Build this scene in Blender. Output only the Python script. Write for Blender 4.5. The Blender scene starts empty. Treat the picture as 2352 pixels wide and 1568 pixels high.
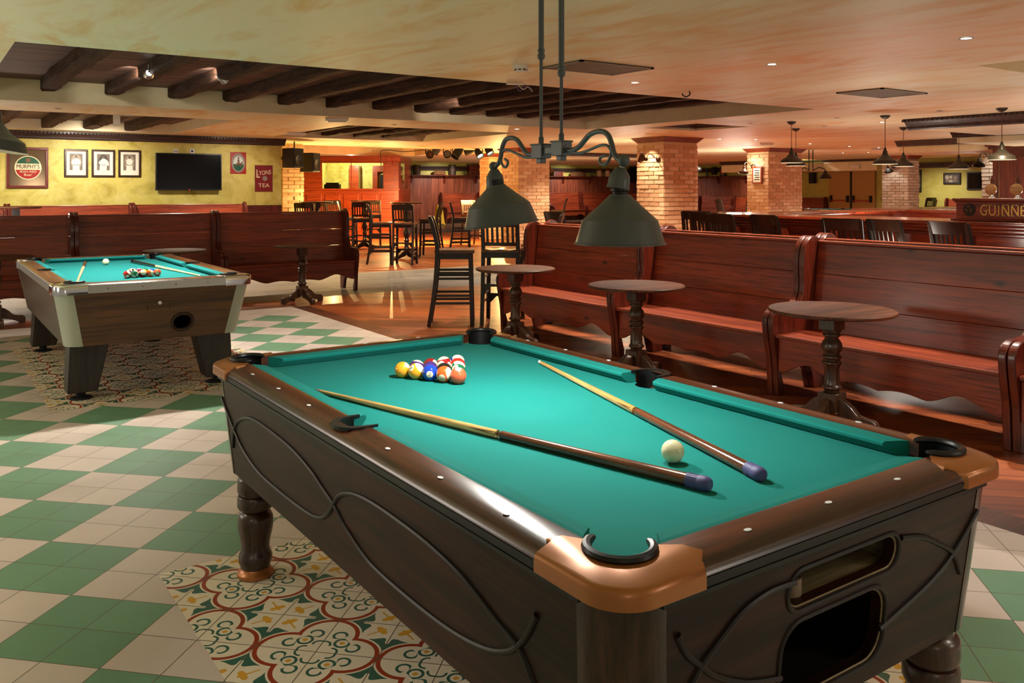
import bpy, bmesh, math, random
from mathutils import Vector, Matrix
random.seed(11)
COL = bpy.context.scene.collection
PI = math.pi
R = math.radians

# ------------------------------------------------------------------ frame of reference
# x runs along the short side of the pool tables, y along their long side, z is up; metres.
F_PX, V_HOR, YAW, EYE = 1979.0, 433.0, R(34.73), 1.45
CO, SI = math.cos(YAW), math.sin(YAW)


def ray(u, v):
    a = (u - 1176.0) / F_PX
    return a * CO + SI, -a * SI + CO, -(v - V_HOR) / F_PX


def on_z(u, v, z):
    x, y, w = ray(u, v)
    t = (z - EYE) / w
    return Vector((x * t, y * t, z))


def on_y(u, v, Y):
    x, y, w = ray(u, v)
    t = Y / y
    return Vector((x * t, Y, EYE + w * t))


def on_x(u, v, X):
    x, y, w = ray(u, v)
    t = X / x
    return Vector((X, y * t, EYE + w * t))


def at_d(u, v, D):
    x, y, w = ray(u, v)
    return Vector((x * D, y * D, EYE + w * D))


# ------------------------------------------------------------------ mesh builder
class MB:
    def __init__(s):
        s.v, s.f, s.m, s.s = [], [], [], []

    def add(s, verts, faces, mi=0, smooth=False, M=None):
        o = len(s.v)
        for p in verts:
            p = Vector(p)
            s.v.append(tuple(M @ p if M is not None else p))
        for i, f in enumerate(faces):
            s.f.append([o + k for k in f])
            s.m.append(mi)
            s.s.append(smooth)
        return s

    def box(s, x0, x1, y0, y1, z0, z1, mi=0, M=None):
        vs = [(x0, y0, z0), (x1, y0, z0), (x1, y1, z0), (x0, y1, z0), (x0, y0, z1), (x1, y0, z1), (x1, y1, z1), (x0, y1, z1)]
        return s.add(vs, [(0, 3, 2, 1), (4, 5, 6, 7), (0, 1, 5, 4), (1, 2, 6, 5), (2, 3, 7, 6), (3, 0, 4, 7)], mi, False, M)

    def frustum(s, r0, z0, r1, z1, mi=0, M=None):
        (a0, a1, b0, b1), (c0, c1, d0, d1) = r0, r1
        vs = [(a0, b0, z0), (a1, b0, z0), (a1, b1, z0), (a0, b1, z0), (c0, d0, z1), (c1, d0, z1), (c1, d1, z1), (c0, d1, z1)]
        return s.add(vs, [(0, 3, 2, 1), (4, 5, 6, 7), (0, 1, 5, 4), (1, 2, 6, 5), (2, 3, 7, 6), (3, 0, 4, 7)], mi, False, M)

    def prism(s, pts, c0, c1, M=None, mi=0, smooth=False, fun=None):
        n = len(pts)
        if fun is None:
            fun = lambda a, b, c: (a, b, c)
        vs = [fun(a, b, c0) for a, b in pts] + [fun(a, b, c1) for a, b in pts]
        s.add(vs, [list(range(n))[::-1], [n + i for i in range(n)]], mi, False, M)
        o = len(s.v) - 2 * n
        for i in range(n):
            j = (i + 1) % n
            s.f.append([o + i, o + j, o + n + j, o + n + i])
            s.m.append(mi)
            s.s.append(smooth)
        return s

    def lathe(s, prof, seg=24, M=None, mi=0, smooth=True, caps=True):
        vs, fs = [], []
        n = len(prof)
        for r, z in prof:
            for k in range(seg):
                a = 2 * PI * k / seg
                vs.append((r * math.cos(a), r * math.sin(a), z))
        for i in range(n - 1):
            for k in range(seg):
                l = (k + 1) % seg
                fs.append((i * seg + k, i * seg + l, (i + 1) * seg + l, (i + 1) * seg + k))
        if caps:
            fs.append(list(range(seg))[::-1])
            fs.append([(n - 1) * seg + k for k in range(seg)])
        return s.add(vs, fs, mi, smooth, M)

    def tube(s, path, r, seg=10, mi=0, closed=False, M=None, up=None):
        P = [Vector(p) for p in path]
        n = len(P)
        vs, fs = [], []
        ref = Vector(up) if up else None
        for i in range(n):
            if closed:
                t = P[(i + 1) % n] - P[i - 1]
            else:
                t = P[min(i + 1, n - 1)] - P[max(i - 1, 0)]
            t.normalize()
            if ref is None:
                ref = Vector((0, 0, 1)) if abs(t.z) < .9 else Vector((1, 0, 0))
            a = (ref - t * ref.dot(t))
            if a.length < 1e-6:
                a = t.orthogonal()
            a.normalize()
            ref = a if up is None else ref
            b = t.cross(a)
            rr = r[i] if isinstance(r, (list, tuple)) else r
            for k in range(seg):
                w = 2 * PI * k / seg
                vs.append(P[i] + (a * math.cos(w) + b * math.sin(w)) * rr)
        m = n if closed else n - 1
        for i in range(m):
            j = (i + 1) % n
            for k in range(seg):
                l = (k + 1) % seg
                fs.append((i * seg + k, i * seg + l, j * seg + l, j * seg + k))
        if not closed:
            fs.append(list(range(seg))[::-1])
            fs.append([(n - 1) * seg + k for k in range(seg)])
        return s.add(vs, fs, mi, True, M)

    def sphere(s, r, seg=28, rings=16, M=None, mi=0):
        prof = []
        for i in range(1, rings):
            a = PI * i / rings
            prof.append((r * math.sin(a), -r * math.cos(a)))
        vs, fs = [], []
        for q, z in prof:
            for k in range(seg):
                w = 2 * PI * k / seg
                vs.append((q * math.cos(w), q * math.sin(w), z))
        n = len(prof)
        for i in range(n - 1):
            for k in range(seg):
                l = (k + 1) % seg
                fs.append((i * seg + k, i * seg + l, (i + 1) * seg + l, (i + 1) * seg + k))
        b = len(vs)
        vs += [(0, 0, -r), (0, 0, r)]
        for k in range(seg):
            l = (k + 1) % seg
            fs.append((b, l, k))
            fs.append((b + 1, (n - 1) * seg + k, (n - 1) * seg + l))
        return s.add(vs, fs, mi, True, M)

    def build(s, name, mats, parent=None, bevel=0, seg=2, loc=None, rot=None, sharp=35):
        me = bpy.data.meshes.new(name)
        me.from_pydata(s.v, [], s.f)
        if not isinstance(mats, (list, tuple)):
            mats = [mats]
        for m in mats:
            me.materials.append(m)
        me.polygons.foreach_set('material_index', s.m)
        me.polygons.foreach_set('use_smooth', s.s)
        bm = bmesh.new()
        bm.from_mesh(me)
        bmesh.ops.recalc_face_normals(bm, faces=bm.faces)
        bm.to_mesh(me)
        bm.free()
        if any(s.s):
            me.set_sharp_from_angle(angle=R(sharp))
        o = bpy.data.objects.new(name, me)
        COL.objects.link(o)
        if parent is not None:
            o.parent = parent
        if loc is not None:
            o.location = loc
        if rot is not None:
            o.rotation_euler = rot
        if bevel:
            b = o.modifiers.new('bevel', 'BEVEL')
            b.width = bevel
            b.segments = seg
            b.limit_method = 'ANGLE'
            b.angle_limit = R(40)
        return o


def XZ(y=0):   # (a, b, c) -> x=a, z=b, thickness along y
    return Matrix(((1, 0, 0, 0), (0, 0, 1, y), (0, 1, 0, 0), (0, 0, 0, 1)))


def YZ(x=0):   # (a, b, c) -> y=a, z=b, thickness along x
    return Matrix(((0, 0, 1, x), (1, 0, 0, 0), (0, 1, 0, 0), (0, 0, 0, 1)))


def T(x=0, y=0, z=0):
    return Matrix.Translation((x, y, z))


def RX(d): return Matrix.Rotation(R(d), 4, 'X')
def RY(d): return Matrix.Rotation(R(d), 4, 'Y')
def RZ(d): return Matrix.Rotation(R(d), 4, 'Z')


def smooth_path(pts, n=6, closed=False):
    P = [Vector(p) for p in pts]
    m = len(P)
    out = []
    rng = range(m if closed else m - 1)
    for i in rng:
        if closed:
            a, b, c, d = P[i - 1], P[i], P[(i + 1) % m], P[(i + 2) % m]
        else:
            a, b, c, d = P[max(i - 1, 0)], P[i], P[i + 1], P[min(i + 2, m - 1)]
        for k in range(n):
            t = k / n
            out.append(.5 * ((2 * b) + (c - a) * t + (2 * a - 5 * b + 4 * c - d) * t * t + (3 * b - a - 3 * c + d) * t ** 3))
    if not closed:
        out.append(P[-1])
    return out


def tag(o, label, cat, group=None, kind=None):
    if label: o['label'] = label
    if cat: o['category'] = cat
    if group: o['group'] = group
    if kind: o['kind'] = kind
    return o


def thing(name, label, cat, loc=(0, 0, 0), rz=0, group=None, kind=None):
    o = bpy.data.objects.new(name, None)
    o.empty_display_size = .1
    COL.objects.link(o)
    o.location = loc
    o.rotation_euler = (0, 0, R(rz))
    return tag(o, label, cat, group, kind)


def dup(root, loc, rz=None, label=None, group=None, parent=None):
    kids = {}
    for q in bpy.data.objects:
        if q.parent is not None:
            kids.setdefault(q.parent, []).append(q)

    def rec(o, par):
        c = o.copy()
        COL.objects.link(c)
        if par is not None:
            c.parent = par
        for ch in kids.get(o, []):
            rec(ch, c)
        return c
    c = rec(root, parent)
    c.location = loc
    if rz is not None:
        c.rotation_euler = (c.rotation_euler[0], c.rotation_euler[1], R(rz))
    if label: c['label'] = label
    if group: c['group'] = group
    return c


def structure(o, label=None):
    o['kind'] = 'structure'
    if label: o['label'] = label
    return o


def text_mesh(body, size, depth=.0, bold=0, spacing=1.0, fit=None):
    """letters as a list of (verts, faces), centred on the origin, in the xy plane"""
    cu = bpy.data.curves.new('lettering', 'FONT')
    cu.body = body
    cu.size = size
    cu.align_x = 'CENTER'
    cu.align_y = 'CENTER'
    cu.extrude = depth
    cu.offset = bold
    cu.space_character = spacing
    cu.resolution_u = 4
    ob = bpy.data.objects.new('lettering', cu)
    COL.objects.link(ob)
    dg = bpy.context.evaluated_depsgraph_get()
    me = ob.evaluated_get(dg).to_mesh()
    vs = [tuple(v.co) for v in me.vertices]
    fs = [tuple(p.vertices) for p in me.polygons]
    ob.evaluated_get(dg).to_mesh_clear()
    COL.objects.unlink(ob)
    bpy.data.objects.remove(ob)
    bpy.data.curves.remove(cu)
    if fit and vs:
        x0, x1 = min(v[0] for v in vs), max(v[0] for v in vs)
        y0, y1 = min(v[1] for v in vs), max(v[1] for v in vs)
        sx = fit[0] / max(x1 - x0, 1e-6)
        sy = fit[1] / max(y1 - y0, 1e-6)
        cx, cy = (x0 + x1) / 2, (y0 + y1) / 2
        vs = [((a - cx) * sx, (b - cy) * sy, c) for a, b, c in vs]
    return vs, fs


def ell(cx, cy, rx, ry, n=24, a0=0, a1=360):
    full = abs(a1 - a0) >= 360
    k = n if full else n + 1
    return [(cx + rx * math.cos(R(a0 + (a1 - a0) * i / n)), cy + ry * math.sin(R(a0 + (a1 - a0) * i / n))) for i in range(k)]


def rrect(x0, x1, y0, y1, r, n=6):
    out = []
    for cx, cy, a in ((x1 - r, y1 - r, 0), (x0 + r, y1 - r, 90), (x0 + r, y0 + r, 180), (x1 - r, y0 + r, 270)):
        for i in range(n + 1):
            w = R(a + 90 * i / n)
            out.append((cx + r * math.cos(w), cy + r * math.sin(w)))
    return out
# ------------------------------------------------------------------ materials
def lin(*c):
    def f(x):
        x /= 255.0
        return x / 12.92 if x <= .04045 else ((x + .055) / 1.055) ** 2.4
    return tuple(f(x) for x in c) + (1.0,)


class Ex:
    """arithmetic on shader sockets"""
    nt = None

    def __init__(s, k): s.k = k

    @staticmethod
    def op(name, *a):
        n = Ex.nt.nodes.new('ShaderNodeMath')
        n.operation = name
        for i, x in enumerate(a):
            if isinstance(x, Ex): Ex.nt.links.new(x.k, n.inputs[i])
            else: n.inputs[i].default_value = float(x)
        return Ex(n.outputs[0])
    def __add__(s, o): return Ex.op('ADD', s, o)
    def __radd__(s, o): return Ex.op('ADD', o, s)
    def __sub__(s, o): return Ex.op('SUBTRACT', s, o)
    def __rsub__(s, o): return Ex.op('SUBTRACT', o, s)
    def __mul__(s, o): return Ex.op('MULTIPLY', s, o)
    def __rmul__(s, o): return Ex.op('MULTIPLY', o, s)
    def __truediv__(s, o): return Ex.op('DIVIDE', s, o)
    def __lt__(s, o): return Ex.op('LESS_THAN', s, o)
    def __gt__(s, o): return Ex.op('GREATER_THAN', s, o)


def xabs(a): return Ex.op('ABSOLUTE', a)
def xfloor(a): return Ex.op('FLOOR', a)
def xfract(a): return Ex.op('FRACT', a)
def xmod(a, b): return Ex.op('FLOORED_MODULO', a, b)
def xmin(a, b): return Ex.op('MINIMUM', a, b)
def xmax(a, b): return Ex.op('MAXIMUM', a, b)
def xhyp(a, b): return Ex.op('SQRT', a * a + b * b)
def xsin(a): return Ex.op('SINE', a)
def xatan2(a, b): return Ex.op('ARCTAN2', a, b)


def new_mat(name):
    m = bpy.data.materials.new(name)
    m.use_nodes = True
    nt = m.node_tree
    Ex.nt = nt
    b = nt.nodes['Principled BSDF']
    return m, nt, b


def N(nt, kind, **kw):
    n = nt.nodes.new(kind)
    for k, v in kw.items():
        if k in n.inputs: n.inputs[k].default_value = v
        else: setattr(n, k, v)
    return n


def plain(name, col, rough=.5, metal=0.0, spec=.5, coat=0, emit=0):
    m, nt, b = new_mat(name)
    b.inputs['Base Color'].default_value = col
    b.inputs['Roughness'].default_value = rough
    b.inputs['Metallic'].default_value = metal
    b.inputs['Specular IOR Level'].default_value = spec
    b.inputs['Coat Weight'].default_value = coat
    b.inputs['Coat Roughness'].default_value = .15
    if emit:
        b.inputs['Emission Color'].default_value = col
        b.inputs['Emission Strength'].default_value = emit
    return m


def mixc(nt, fac, a, b):
    n = nt.nodes.new('ShaderNodeMix')
    n.data_type = 'RGBA'
    for i, x in ((0, fac), (6, a), (7, b)):
        if isinstance(x, Ex): x = x.k
        if hasattr(x, 'is_output'): nt.links.new(x, n.inputs[i])
        else: n.inputs[i].default_value = x
    return n.outputs[2]


def ramp(nt, fac, stops):
    n = nt.nodes.new('ShaderNodeValToRGB')
    e = n.color_ramp.elements
    while len(e) < len(stops): e.new(.5)
    for i, (p, c) in enumerate(stops):
        e[i].position = p
        e[i].color = c
    nt.links.new(fac.k if isinstance(fac, Ex) else fac, n.inputs[0])
    return n.outputs[0]


def bump(nt, b, height, strength=.2, dist=.01):
    n = N(nt, 'ShaderNodeBump', Strength=strength, Distance=dist)
    nt.links.new(height.k if isinstance(height, Ex) else height, n.inputs['Height'])
    nt.links.new(n.outputs[0], b.inputs['Normal'])


def wood(name, dark, light, axis='x', scale=1.0, rough=.35, coat=.25, contrast=.5, world=False, knots=False, island=.0, spec=.5, rot=None):
    m, nt, b = new_mat(name)
    if world:
        src = N(nt, 'ShaderNodeNewGeometry').outputs['Position']
    else:
        tc = N(nt, 'ShaderNodeTexCoord')
        oi = N(nt, 'ShaderNodeObjectInfo')
        ad = N(nt, 'ShaderNodeVectorMath', operation='ADD')
        sc = N(nt, 'ShaderNodeMath', operation='MULTIPLY')
        sc.inputs[1].default_value = 37.0
        nt.links.new(oi.outputs['Random'], sc.inputs[0])
        nt.links.new(tc.outputs['Object'], ad.inputs[0])
        nt.links.new(sc.outputs[0], ad.inputs[1])
        src = ad.outputs[0]
    if island:
        g = N(nt, 'ShaderNodeNewGeometry')
        s2 = N(nt, 'ShaderNodeMath', operation='MULTIPLY')
        s2.inputs[1].default_value = 53.0
        nt.links.new(g.outputs['Random Per Island'], s2.inputs[0])
        ad2 = N(nt, 'ShaderNodeVectorMath', operation='ADD')
        nt.links.new(src, ad2.inputs[0])
        nt.links.new(s2.outputs[0], ad2.inputs[1])
        src = ad2.outputs[0]
    mp = N(nt, 'ShaderNodeMapping')
    k = {'x': (.9, 14, 14), 'y': (14, .9, 14), 'z': (14, 14, .9)}[axis]
    mp.inputs['Scale'].default_value = tuple(q * scale for q in k)
    if rot: mp.inputs['Rotation'].default_value = rot
    nt.links.new(src, mp.inputs[0])
    n1 = N(nt, 'ShaderNodeTexNoise', Scale=1.0, Detail=7.0, Roughness=.62, Distortion=.9)
    nt.links.new(mp.outputs[0], n1.inputs['Vector'])
    mid = tuple((dark[i] + light[i]) / 2 for i in range(3)) + (1,)
    c = ramp(nt, n1.outputs[0], [(.5 - contrast * .27, dark), (.5, mid), (.5 + contrast * .27, light)])
    mp2 = N(nt, 'ShaderNodeMapping')
    k2 = {'x': (2.2, 60, 60), 'y': (60, 2.2, 60), 'z': (60, 60, 2.2)}[axis]
    mp2.inputs['Scale'].default_value = tuple(q * scale for q in k2)
    nt.links.new(src, mp2.inputs[0])
    n2 = N(nt, 'ShaderNodeTexNoise', Scale=1.6, Detail=5.0, Roughness=.65, Distortion=.5)
    nt.links.new(mp2.outputs[0], n2.inputs['Vector'])
    dk = tuple(x * .45 for x in dark[:3]) + (1,)
    f = ramp(nt, n2.outputs[0], [(.36, (1, 1, 1, 1)), (.52, (0, 0, 0, 1))])
    fm = N(nt, 'ShaderNodeMath', operation='MULTIPLY')
    fm.inputs[1].default_value = .62
    nt.links.new(f, fm.inputs[0])
    c = mixc(nt, fm.outputs[0], c, dk)
    if knots:
        mk = N(nt, 'ShaderNodeMapping')
        mk.inputs['Scale'].default_value = {'x': (2.2, 5, 5), 'y': (5, 2.2, 5), 'z': (5, 5, 2.2)}[axis]
        nt.links.new(src, mk.inputs[0])
        vo = N(nt, 'ShaderNodeTexVoronoi', Scale=1.0)
        nt.links.new(mk.outputs[0], vo.inputs['Vector'])
        kf = ramp(nt, vo.outputs['Distance'], [(.03, (1, 1, 1, 1)), (.12, (0, 0, 0, 1))])
        c = mixc(nt, kf, c, tuple(x * .3 for x in dark[:3]) + (1,))
    if island:
        g = N(nt, 'ShaderNodeNewGeometry')
        hv = N(nt, 'ShaderNodeHueSaturation')
        vv = Ex(g.outputs['Random Per Island']) * island + (1 - island * .5)
        nt.links.new(vv.k, hv.inputs['Value'])
        nt.links.new(c, hv.inputs['Color'])
        c = hv.outputs[0]
    nt.links.new(c, b.inputs['Base Color'])
    b.inputs['Roughness'].default_value = rough
    b.inputs['Coat Weight'].default_value = coat
    b.inputs['Coat Roughness'].default_value = .18
    b.inputs['Specular IOR Level'].default_value = spec
    bump(nt, b, n1.outputs[0], .12, .004)
    return m


def plaster(name, base, stain, pale, scale=.55, stretch=(1, 1, 1), rough=.6, amount=.5, coat=0):
    m, nt, b = new_mat(name)
    g = N(nt, 'ShaderNodeNewGeometry')
    mp = N(nt, 'ShaderNodeMapping')
    mp.inputs['Scale'].default_value = stretch
    nt.links.new(g.outputs['Position'], mp.inputs[0])
    n1 = N(nt, 'ShaderNodeTexNoise', Scale=scale * 2.2, Detail=8.0, Roughness=.6, Distortion=1.6)
    nt.links.new(mp.outputs[0], n1.inputs['Vector'])
    n2 = N(nt, 'ShaderNodeTexNoise', Scale=scale * 5, Detail=6.0, Roughness=.65, Distortion=.8)
    nt.links.new(mp.outputs[0], n2.inputs['Vector'])
    f1 = ramp(nt, n1.outputs[0], [(.46, (0, 0, 0, 1)), (.66, (amount,) * 3 + (1,))])
    f2 = ramp(nt, n2.outputs[0], [(.48, (0, 0, 0, 1)), (.75, (.55, .55, .55, 1))])
    c = mixc(nt, f1, base, stain)
    c = mixc(nt, f2, c, pale)
    nt.links.new(c, b.inputs['Base Color'])
    b.inputs['Roughness'].default_value = rough
    b.inputs['Coat Weight'].default_value = coat
    b.inputs['Coat Roughness'].default_value = .3
    bump(nt, b, n2.outputs[0], .10, .01)
    return m


TILE = .2022


def tile_pq(nt):
    g = N(nt, 'ShaderNodeNewGeometry')
    s = N(nt, 'ShaderNodeSeparateXYZ')
    nt.links.new(g.outputs['Position'], s.inputs[0])
    x, y = Ex(s.outputs[0]), Ex(s.outputs[1])
    k = .70711 / TILE
    return g, (x + y) * k - 17.576, (y - x) * k - 12.365


def tile_finish(nt, b, c, p, q, g, rough=.42):
    fp, fq = xfract(p), xfract(q)
    d = xmin(xmin(fp, 1 - fp), xmin(fq, 1 - fq))
    gr = d < .0085
    # each tile a touch lighter or darker than its neighbour
    cx = N(nt, 'ShaderNodeCombineXYZ')
    nt.links.new(xfloor(p).k, cx.inputs[0])
    nt.links.new(xfloor(q).k, cx.inputs[1])
    wn = N(nt, 'ShaderNodeTexWhiteNoise', noise_dimensions='2D')
    nt.links.new(cx.outputs[0], wn.inputs[0])
    no = N(nt, 'ShaderNodeTexNoise', Scale=2.3, Detail=6.0, Roughness=.6)
    nt.links.new(g.outputs['Position'], no.inputs['Vector'])
    hv = N(nt, 'ShaderNodeHueSaturation')
    val = Ex(wn.outputs[0]) * .12 + Ex(no.outputs[0]) * .35 + .76
    nt.links.new(val.k, hv.inputs['Value'])
    nt.links.new(c, hv.inputs['Color'])
    c = mixc(nt, gr, hv.outputs[0], lin(98, 90, 78))
    nt.links.new(c, b.inputs['Base Color'])
    ro = Ex(no.outputs[0]) * .25 + (rough - .12)
    nt.links.new(ro.k, b.inputs['Roughness'])
    b.inputs['Specular IOR Level'].default_value = .45
    bump(nt, b, 1 - gr, .3, .002)


def checker_tiles():
    m, nt, b = new_mat('green_and_white_tiles')
    g, p, q = tile_pq(nt)
    bp, bq = xfloor(p * .5), xfloor(q * .5)
    odd = xmod(bp + bq, 2.0)
    pc = (bp * 2 + 1 + 17.576) * TILE * .70711
    qc = (bq * 2 + 1 + 12.365) * TILE * .70711
    xc, yc = pc - qc, pc + qc
    ok = (odd > .5) * (xc < 3.62) * (yc < 9.86)
    c = mixc(nt, ok, lin(204, 190, 182), lin(106, 148, 120))
    tile_finish(nt, b, c, p, q, g)
    return m


def pattern_tiles():
    m, nt, b = new_mat('patterned_cement_tiles')
    g, p, q = tile_pq(nt)
    a = xabs(xmod(p + 6.0, 2.0) - 1)
    d = xabs(xmod(q + 8.0, 2.0) - 1)
    A, B = xmax(a, d), xmin(a, d)
    s = xhyp(A - .5, B) - .5
    th = xatan2(B, A - .5)
    red = (xabs(s + .035) < .036) * (A > .3)
    t = (th - .30) / .98
    lobes = xsin(t * PI) * (xsin(th * 15.0) * .25 + .9)
    leaf = (s > .035) * (s < (lobes * .19 + .02)) * (t > 0) * (t < 1)
    r = xhyp(A - .31, B - .31)
    tul = (xabs(r - .115) < .024) * ((A + B) < .76)
    rc = xhyp(A - .52, B - .2)
    curl = (xabs(rc - .105) < .023) * ((A - B) > .21) * (A > .42)
    stem = (xabs(A - B) < .03) * ((A + B) > .14) * ((A + B) < .40)
    side = (xabs(xhyp(A - .22, B - .04) - .10) < .02) * (A > .2) * (s < -.1)
    green = xmax(xmax(leaf, tul), xmax(curl, side))
    dot = ((xabs(A - .31) * 1.0 + xabs(B - .31)) < .055)
    fd = xhyp(A - .8, B - .8)
    fa = xatan2(A - .8, B - .8)
    flower = fd < (xsin(fa * 3.0 + .8) * .035 + .10)
    stalk = (xabs(A - B) < .022) * (A > .62) * (A < .8)
    yellow = xmax(xmax(dot, flower), stalk)
    c = mixc(nt, green, lin(226, 214, 192), lin(50, 98, 84))
    c = mixc(nt, yellow, c, lin(214, 160, 52))
    c = mixc(nt, red, c, lin(150, 56, 30))
    tile_finish(nt, b, c, p, q, g, .40)
    return m


def plank_floor(name, c1, c2, dark, w=.11, ln=1.3, ang=-45, rough=.40, coat=.08):
    m, nt, b = new_mat(name)
    g = N(nt, 'ShaderNodeNewGeometry')
    mp = N(nt, 'ShaderNodeMapping')
    mp.inputs['Rotation'].default_value = (0, 0, R(-ang))
    nt.links.new(g.outputs['Position'], mp.inputs[0])
    br = N(nt, 'ShaderNodeTexBrick', Scale=1.0)
    br.inputs['Brick Width'].default_value = ln
    br.inputs['Row Height'].default_value = w
    br.inputs['Mortar Size'].default_value = .0022
    br.inputs['Color1'].default_value = (0, 0, 0, 1)
    br.inputs['Color2'].default_value = (1, 1, 1, 1)
    br.inputs['Mortar'].default_value = (.5, .5, .5, 1)
    nt.links.new(mp.outputs[0], br.inputs['Vector'])
    m2 = N(nt, 'ShaderNodeMapping')
    m2.inputs['Scale'].default_value = (1.2, 22, 1)
    nt.links.new(mp.outputs[0], m2.inputs[0])
    n1 = N(nt, 'ShaderNodeTexNoise', Scale=1.0, Detail=6.0, Roughness=.65, Distortion=.7)
    nt.links.new(m2.outputs[0], n1.inputs['Vector'])
    n3 = N(nt, 'ShaderNodeTexNoise', Scale=.8, Detail=5.0, Roughness=.6)
    nt.links.new(g.outputs['Position'], n3.inputs['Vector'])
    sv = N(nt, 'ShaderNodeSeparateColor')
    nt.links.new(br.outputs['Color'], sv.inputs[0])
    fac = Ex(sv.outputs[0]) * .35 + Ex(n1.outputs[0]) * .75 + Ex(n3.outputs[0]) * .5 - .35
    c = ramp(nt, fac, [(.15, dark), (.45, c1), (.85, c2)])
    c = mixc(nt, br.outputs['Fac'], c, tuple(x * .25 for x in dark[:3]) + (1,))
    nt.links.new(c, b.inputs['Base Color'])
    ro = Ex(n3.outputs[0]) * .3 + (rough - .12)
    nt.links.new(ro.k, b.inputs['Roughness'])
    b.inputs['Coat Weight'].default_value = coat
    b.inputs['Coat Roughness'].default_value = .2
    bump(nt, b, n1.outputs[0], .08, .003)
    return m


def felt(name, col):
    m, nt, b = new_mat(name)
    tc = N(nt, 'ShaderNodeTexCoord')
    n1 = N(nt, 'ShaderNodeTexNoise', Scale=420.0, Detail=2.0, Roughness=.6)
    nt.links.new(tc.outputs['Object'], n1.inputs['Vector'])
    n2 = N(nt, 'ShaderNodeTexNoise', Scale=3.0, Detail=5.0, Roughness=.6)
    nt.links.new(tc.outputs['Object'], n2.inputs['Vector'])
    lt = tuple(min(1, x * 1.25 + .022) for x in col[:3]) + (1,)
    f = ramp(nt, n1.outputs[0], [(.45, (0, 0, 0, 1)), (.75, (.5, .5, .5, 1))])
    c = mixc(nt, f, col, lt)
    f2 = ramp(nt, n2.outputs[0], [(.45, (0, 0, 0, 1)), (.8, (.25, .25, .25, 1))])
    c = mixc(nt, f2, c, lt)
    nt.links.new(c, b.inputs['Base Color'])
    b.inputs['Roughness'].default_value = .95
    b.inputs['Specular IOR Level'].default_value = .1
    b.inputs['Sheen Weight'].default_value = .02
    bump(nt, b, n1.outputs[0], .06, .001)
    return m


def ball_mat(name, col, stripe=False, blank=False):
    m, nt, b = new_mat(name)
    white = lin(232, 220, 190)
    tc = N(nt, 'ShaderNodeTexCoord')
    s = N(nt, 'ShaderNodeSeparateXYZ')
    nt.links.new(tc.outputs['Object'], s.inputs[0])
    x, y, z = (Ex(o) for o in s.outputs)
    c = col
    if stripe:
        c = mixc(nt, xabs(z) < .0285 * .60, white, col)
    if not blank:
        c = mixc(nt, xabs(x) > .0285 * .895, c, lin(20, 18, 18))
        c = mixc(nt, xabs(x) > .0285 * .903, c, white)
    if hasattr(c, 'is_output'): nt.links.new(c, b.inputs['Base Color'])
    else: b.inputs['Base Color'].default_value = c
    b.inputs['Roughness'].default_value = .12
    b.inputs['Coat Weight'].default_value = .4
    b.inputs['Coat Roughness'].default_value = .06
    return m


def brickmat(name, c1, c2, c3):
    m, nt, b = new_mat(name)
    g = N(nt, 'ShaderNodeNewGeometry')
    n1 = N(nt, 'ShaderNodeTexNoise', Scale=11.0, Detail=6.0, Roughness=.7)
    nt.links.new(g.outputs['Position'], n1.inputs['Vector'])
    f = Ex(g.outputs['Random Per Island']) * .7 + Ex(n1.outputs[0]) * .5 - .1
    c = ramp(nt, f, [(.1, c1), (.5, c2), (.95, c3)])
    nt.links.new(c, b.inputs['Base Color'])
    b.inputs['Roughness'].default_value = .85
    bump(nt, b, n1.outputs[0], .5, .012)
    return m


def rough_beam(name):
    m = wood(name, lin(38, 22, 14), lin(92, 60, 42), 'y', 1.3, .75, 0, .6, spec=.25)
    nt = m.node_tree
    for n in nt.nodes:
        if n.type == 'BUMP':
            n.inputs['Strength'].default_value = .8
            n.inputs['Distance'].default_value = .03
    return m


M = {}
M['bench'] = wood('red_stained_pine', lin(96, 32, 16), lin(168, 74, 40), 'x', .8, .36, .22, .8, knots=True)
M['bench_end'] = wood('dark_red_stained_pine', lin(62, 18, 10), lin(112, 40, 22), 'z', 1.0, .30, .35, .6)
M['table_dark'] = wood('dark_turned_oak', lin(46, 28, 18), lin(92, 60, 40), 'z', 1.3, .34, .3, .55)
M['table_top'] = wood('dark_oak_top', lin(60, 30, 17), lin(112, 62, 34), 'x', 1.2, .45, .0, .5, spec=.3)
M['stool'] = wood('espresso_wood', lin(20, 12, 8), lin(44, 27, 19), 'z', 1.0, .32, .22, .5)
M['stool_seat'] = wood('brown_seat_wood', lin(60, 34, 20), lin(112, 70, 42), 'x', 1.0, .32, .3, .5)
M['rail'] = wood('rosewood_rail', lin(36, 13, 7), lin(98, 44, 22), 'y', 1.3, .28, .3, .6)
M['rail_x'] = wood('rosewood_end_rail', lin(36, 13, 7), lin(98, 44, 22), 'x', 1.3, .28, .3, .6)
M['cab'] = wood('dark_oak_cabinet', lin(24, 9, 5), lin(58, 27, 16), 'y', 1.6, .42, .0, .5, spec=.25)
M['cab_x'] = wood('dark_oak_cabinet_end', lin(24, 9, 5), lin(58, 27, 16), 'x', 1.6, .42, .0, .5, spec=.25)
M['cab_z'] = wood('dark_oak_corner_post', lin(36, 20, 13), lin(76, 44, 30), 'z', 1.8, .30, .3, .6)
M['leg'] = wood('dark_oak_leg', lin(34, 18, 10), lin(74, 42, 24), 'z', 1.6, .32, .3, .6)
M['mould'] = plain('black_brown_moulding', lin(22, 14, 12), .42, 0, .4, 0)
M['black'] = plain('black_plastic', lin(18, 18, 19), .42, 0, .35)
M['black_rough'] = plain('black_rubber', lin(16, 16, 17), .7)
M['void'] = plain('dark_interior', lin(20, 16, 13), .9, 0, .1)
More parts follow.
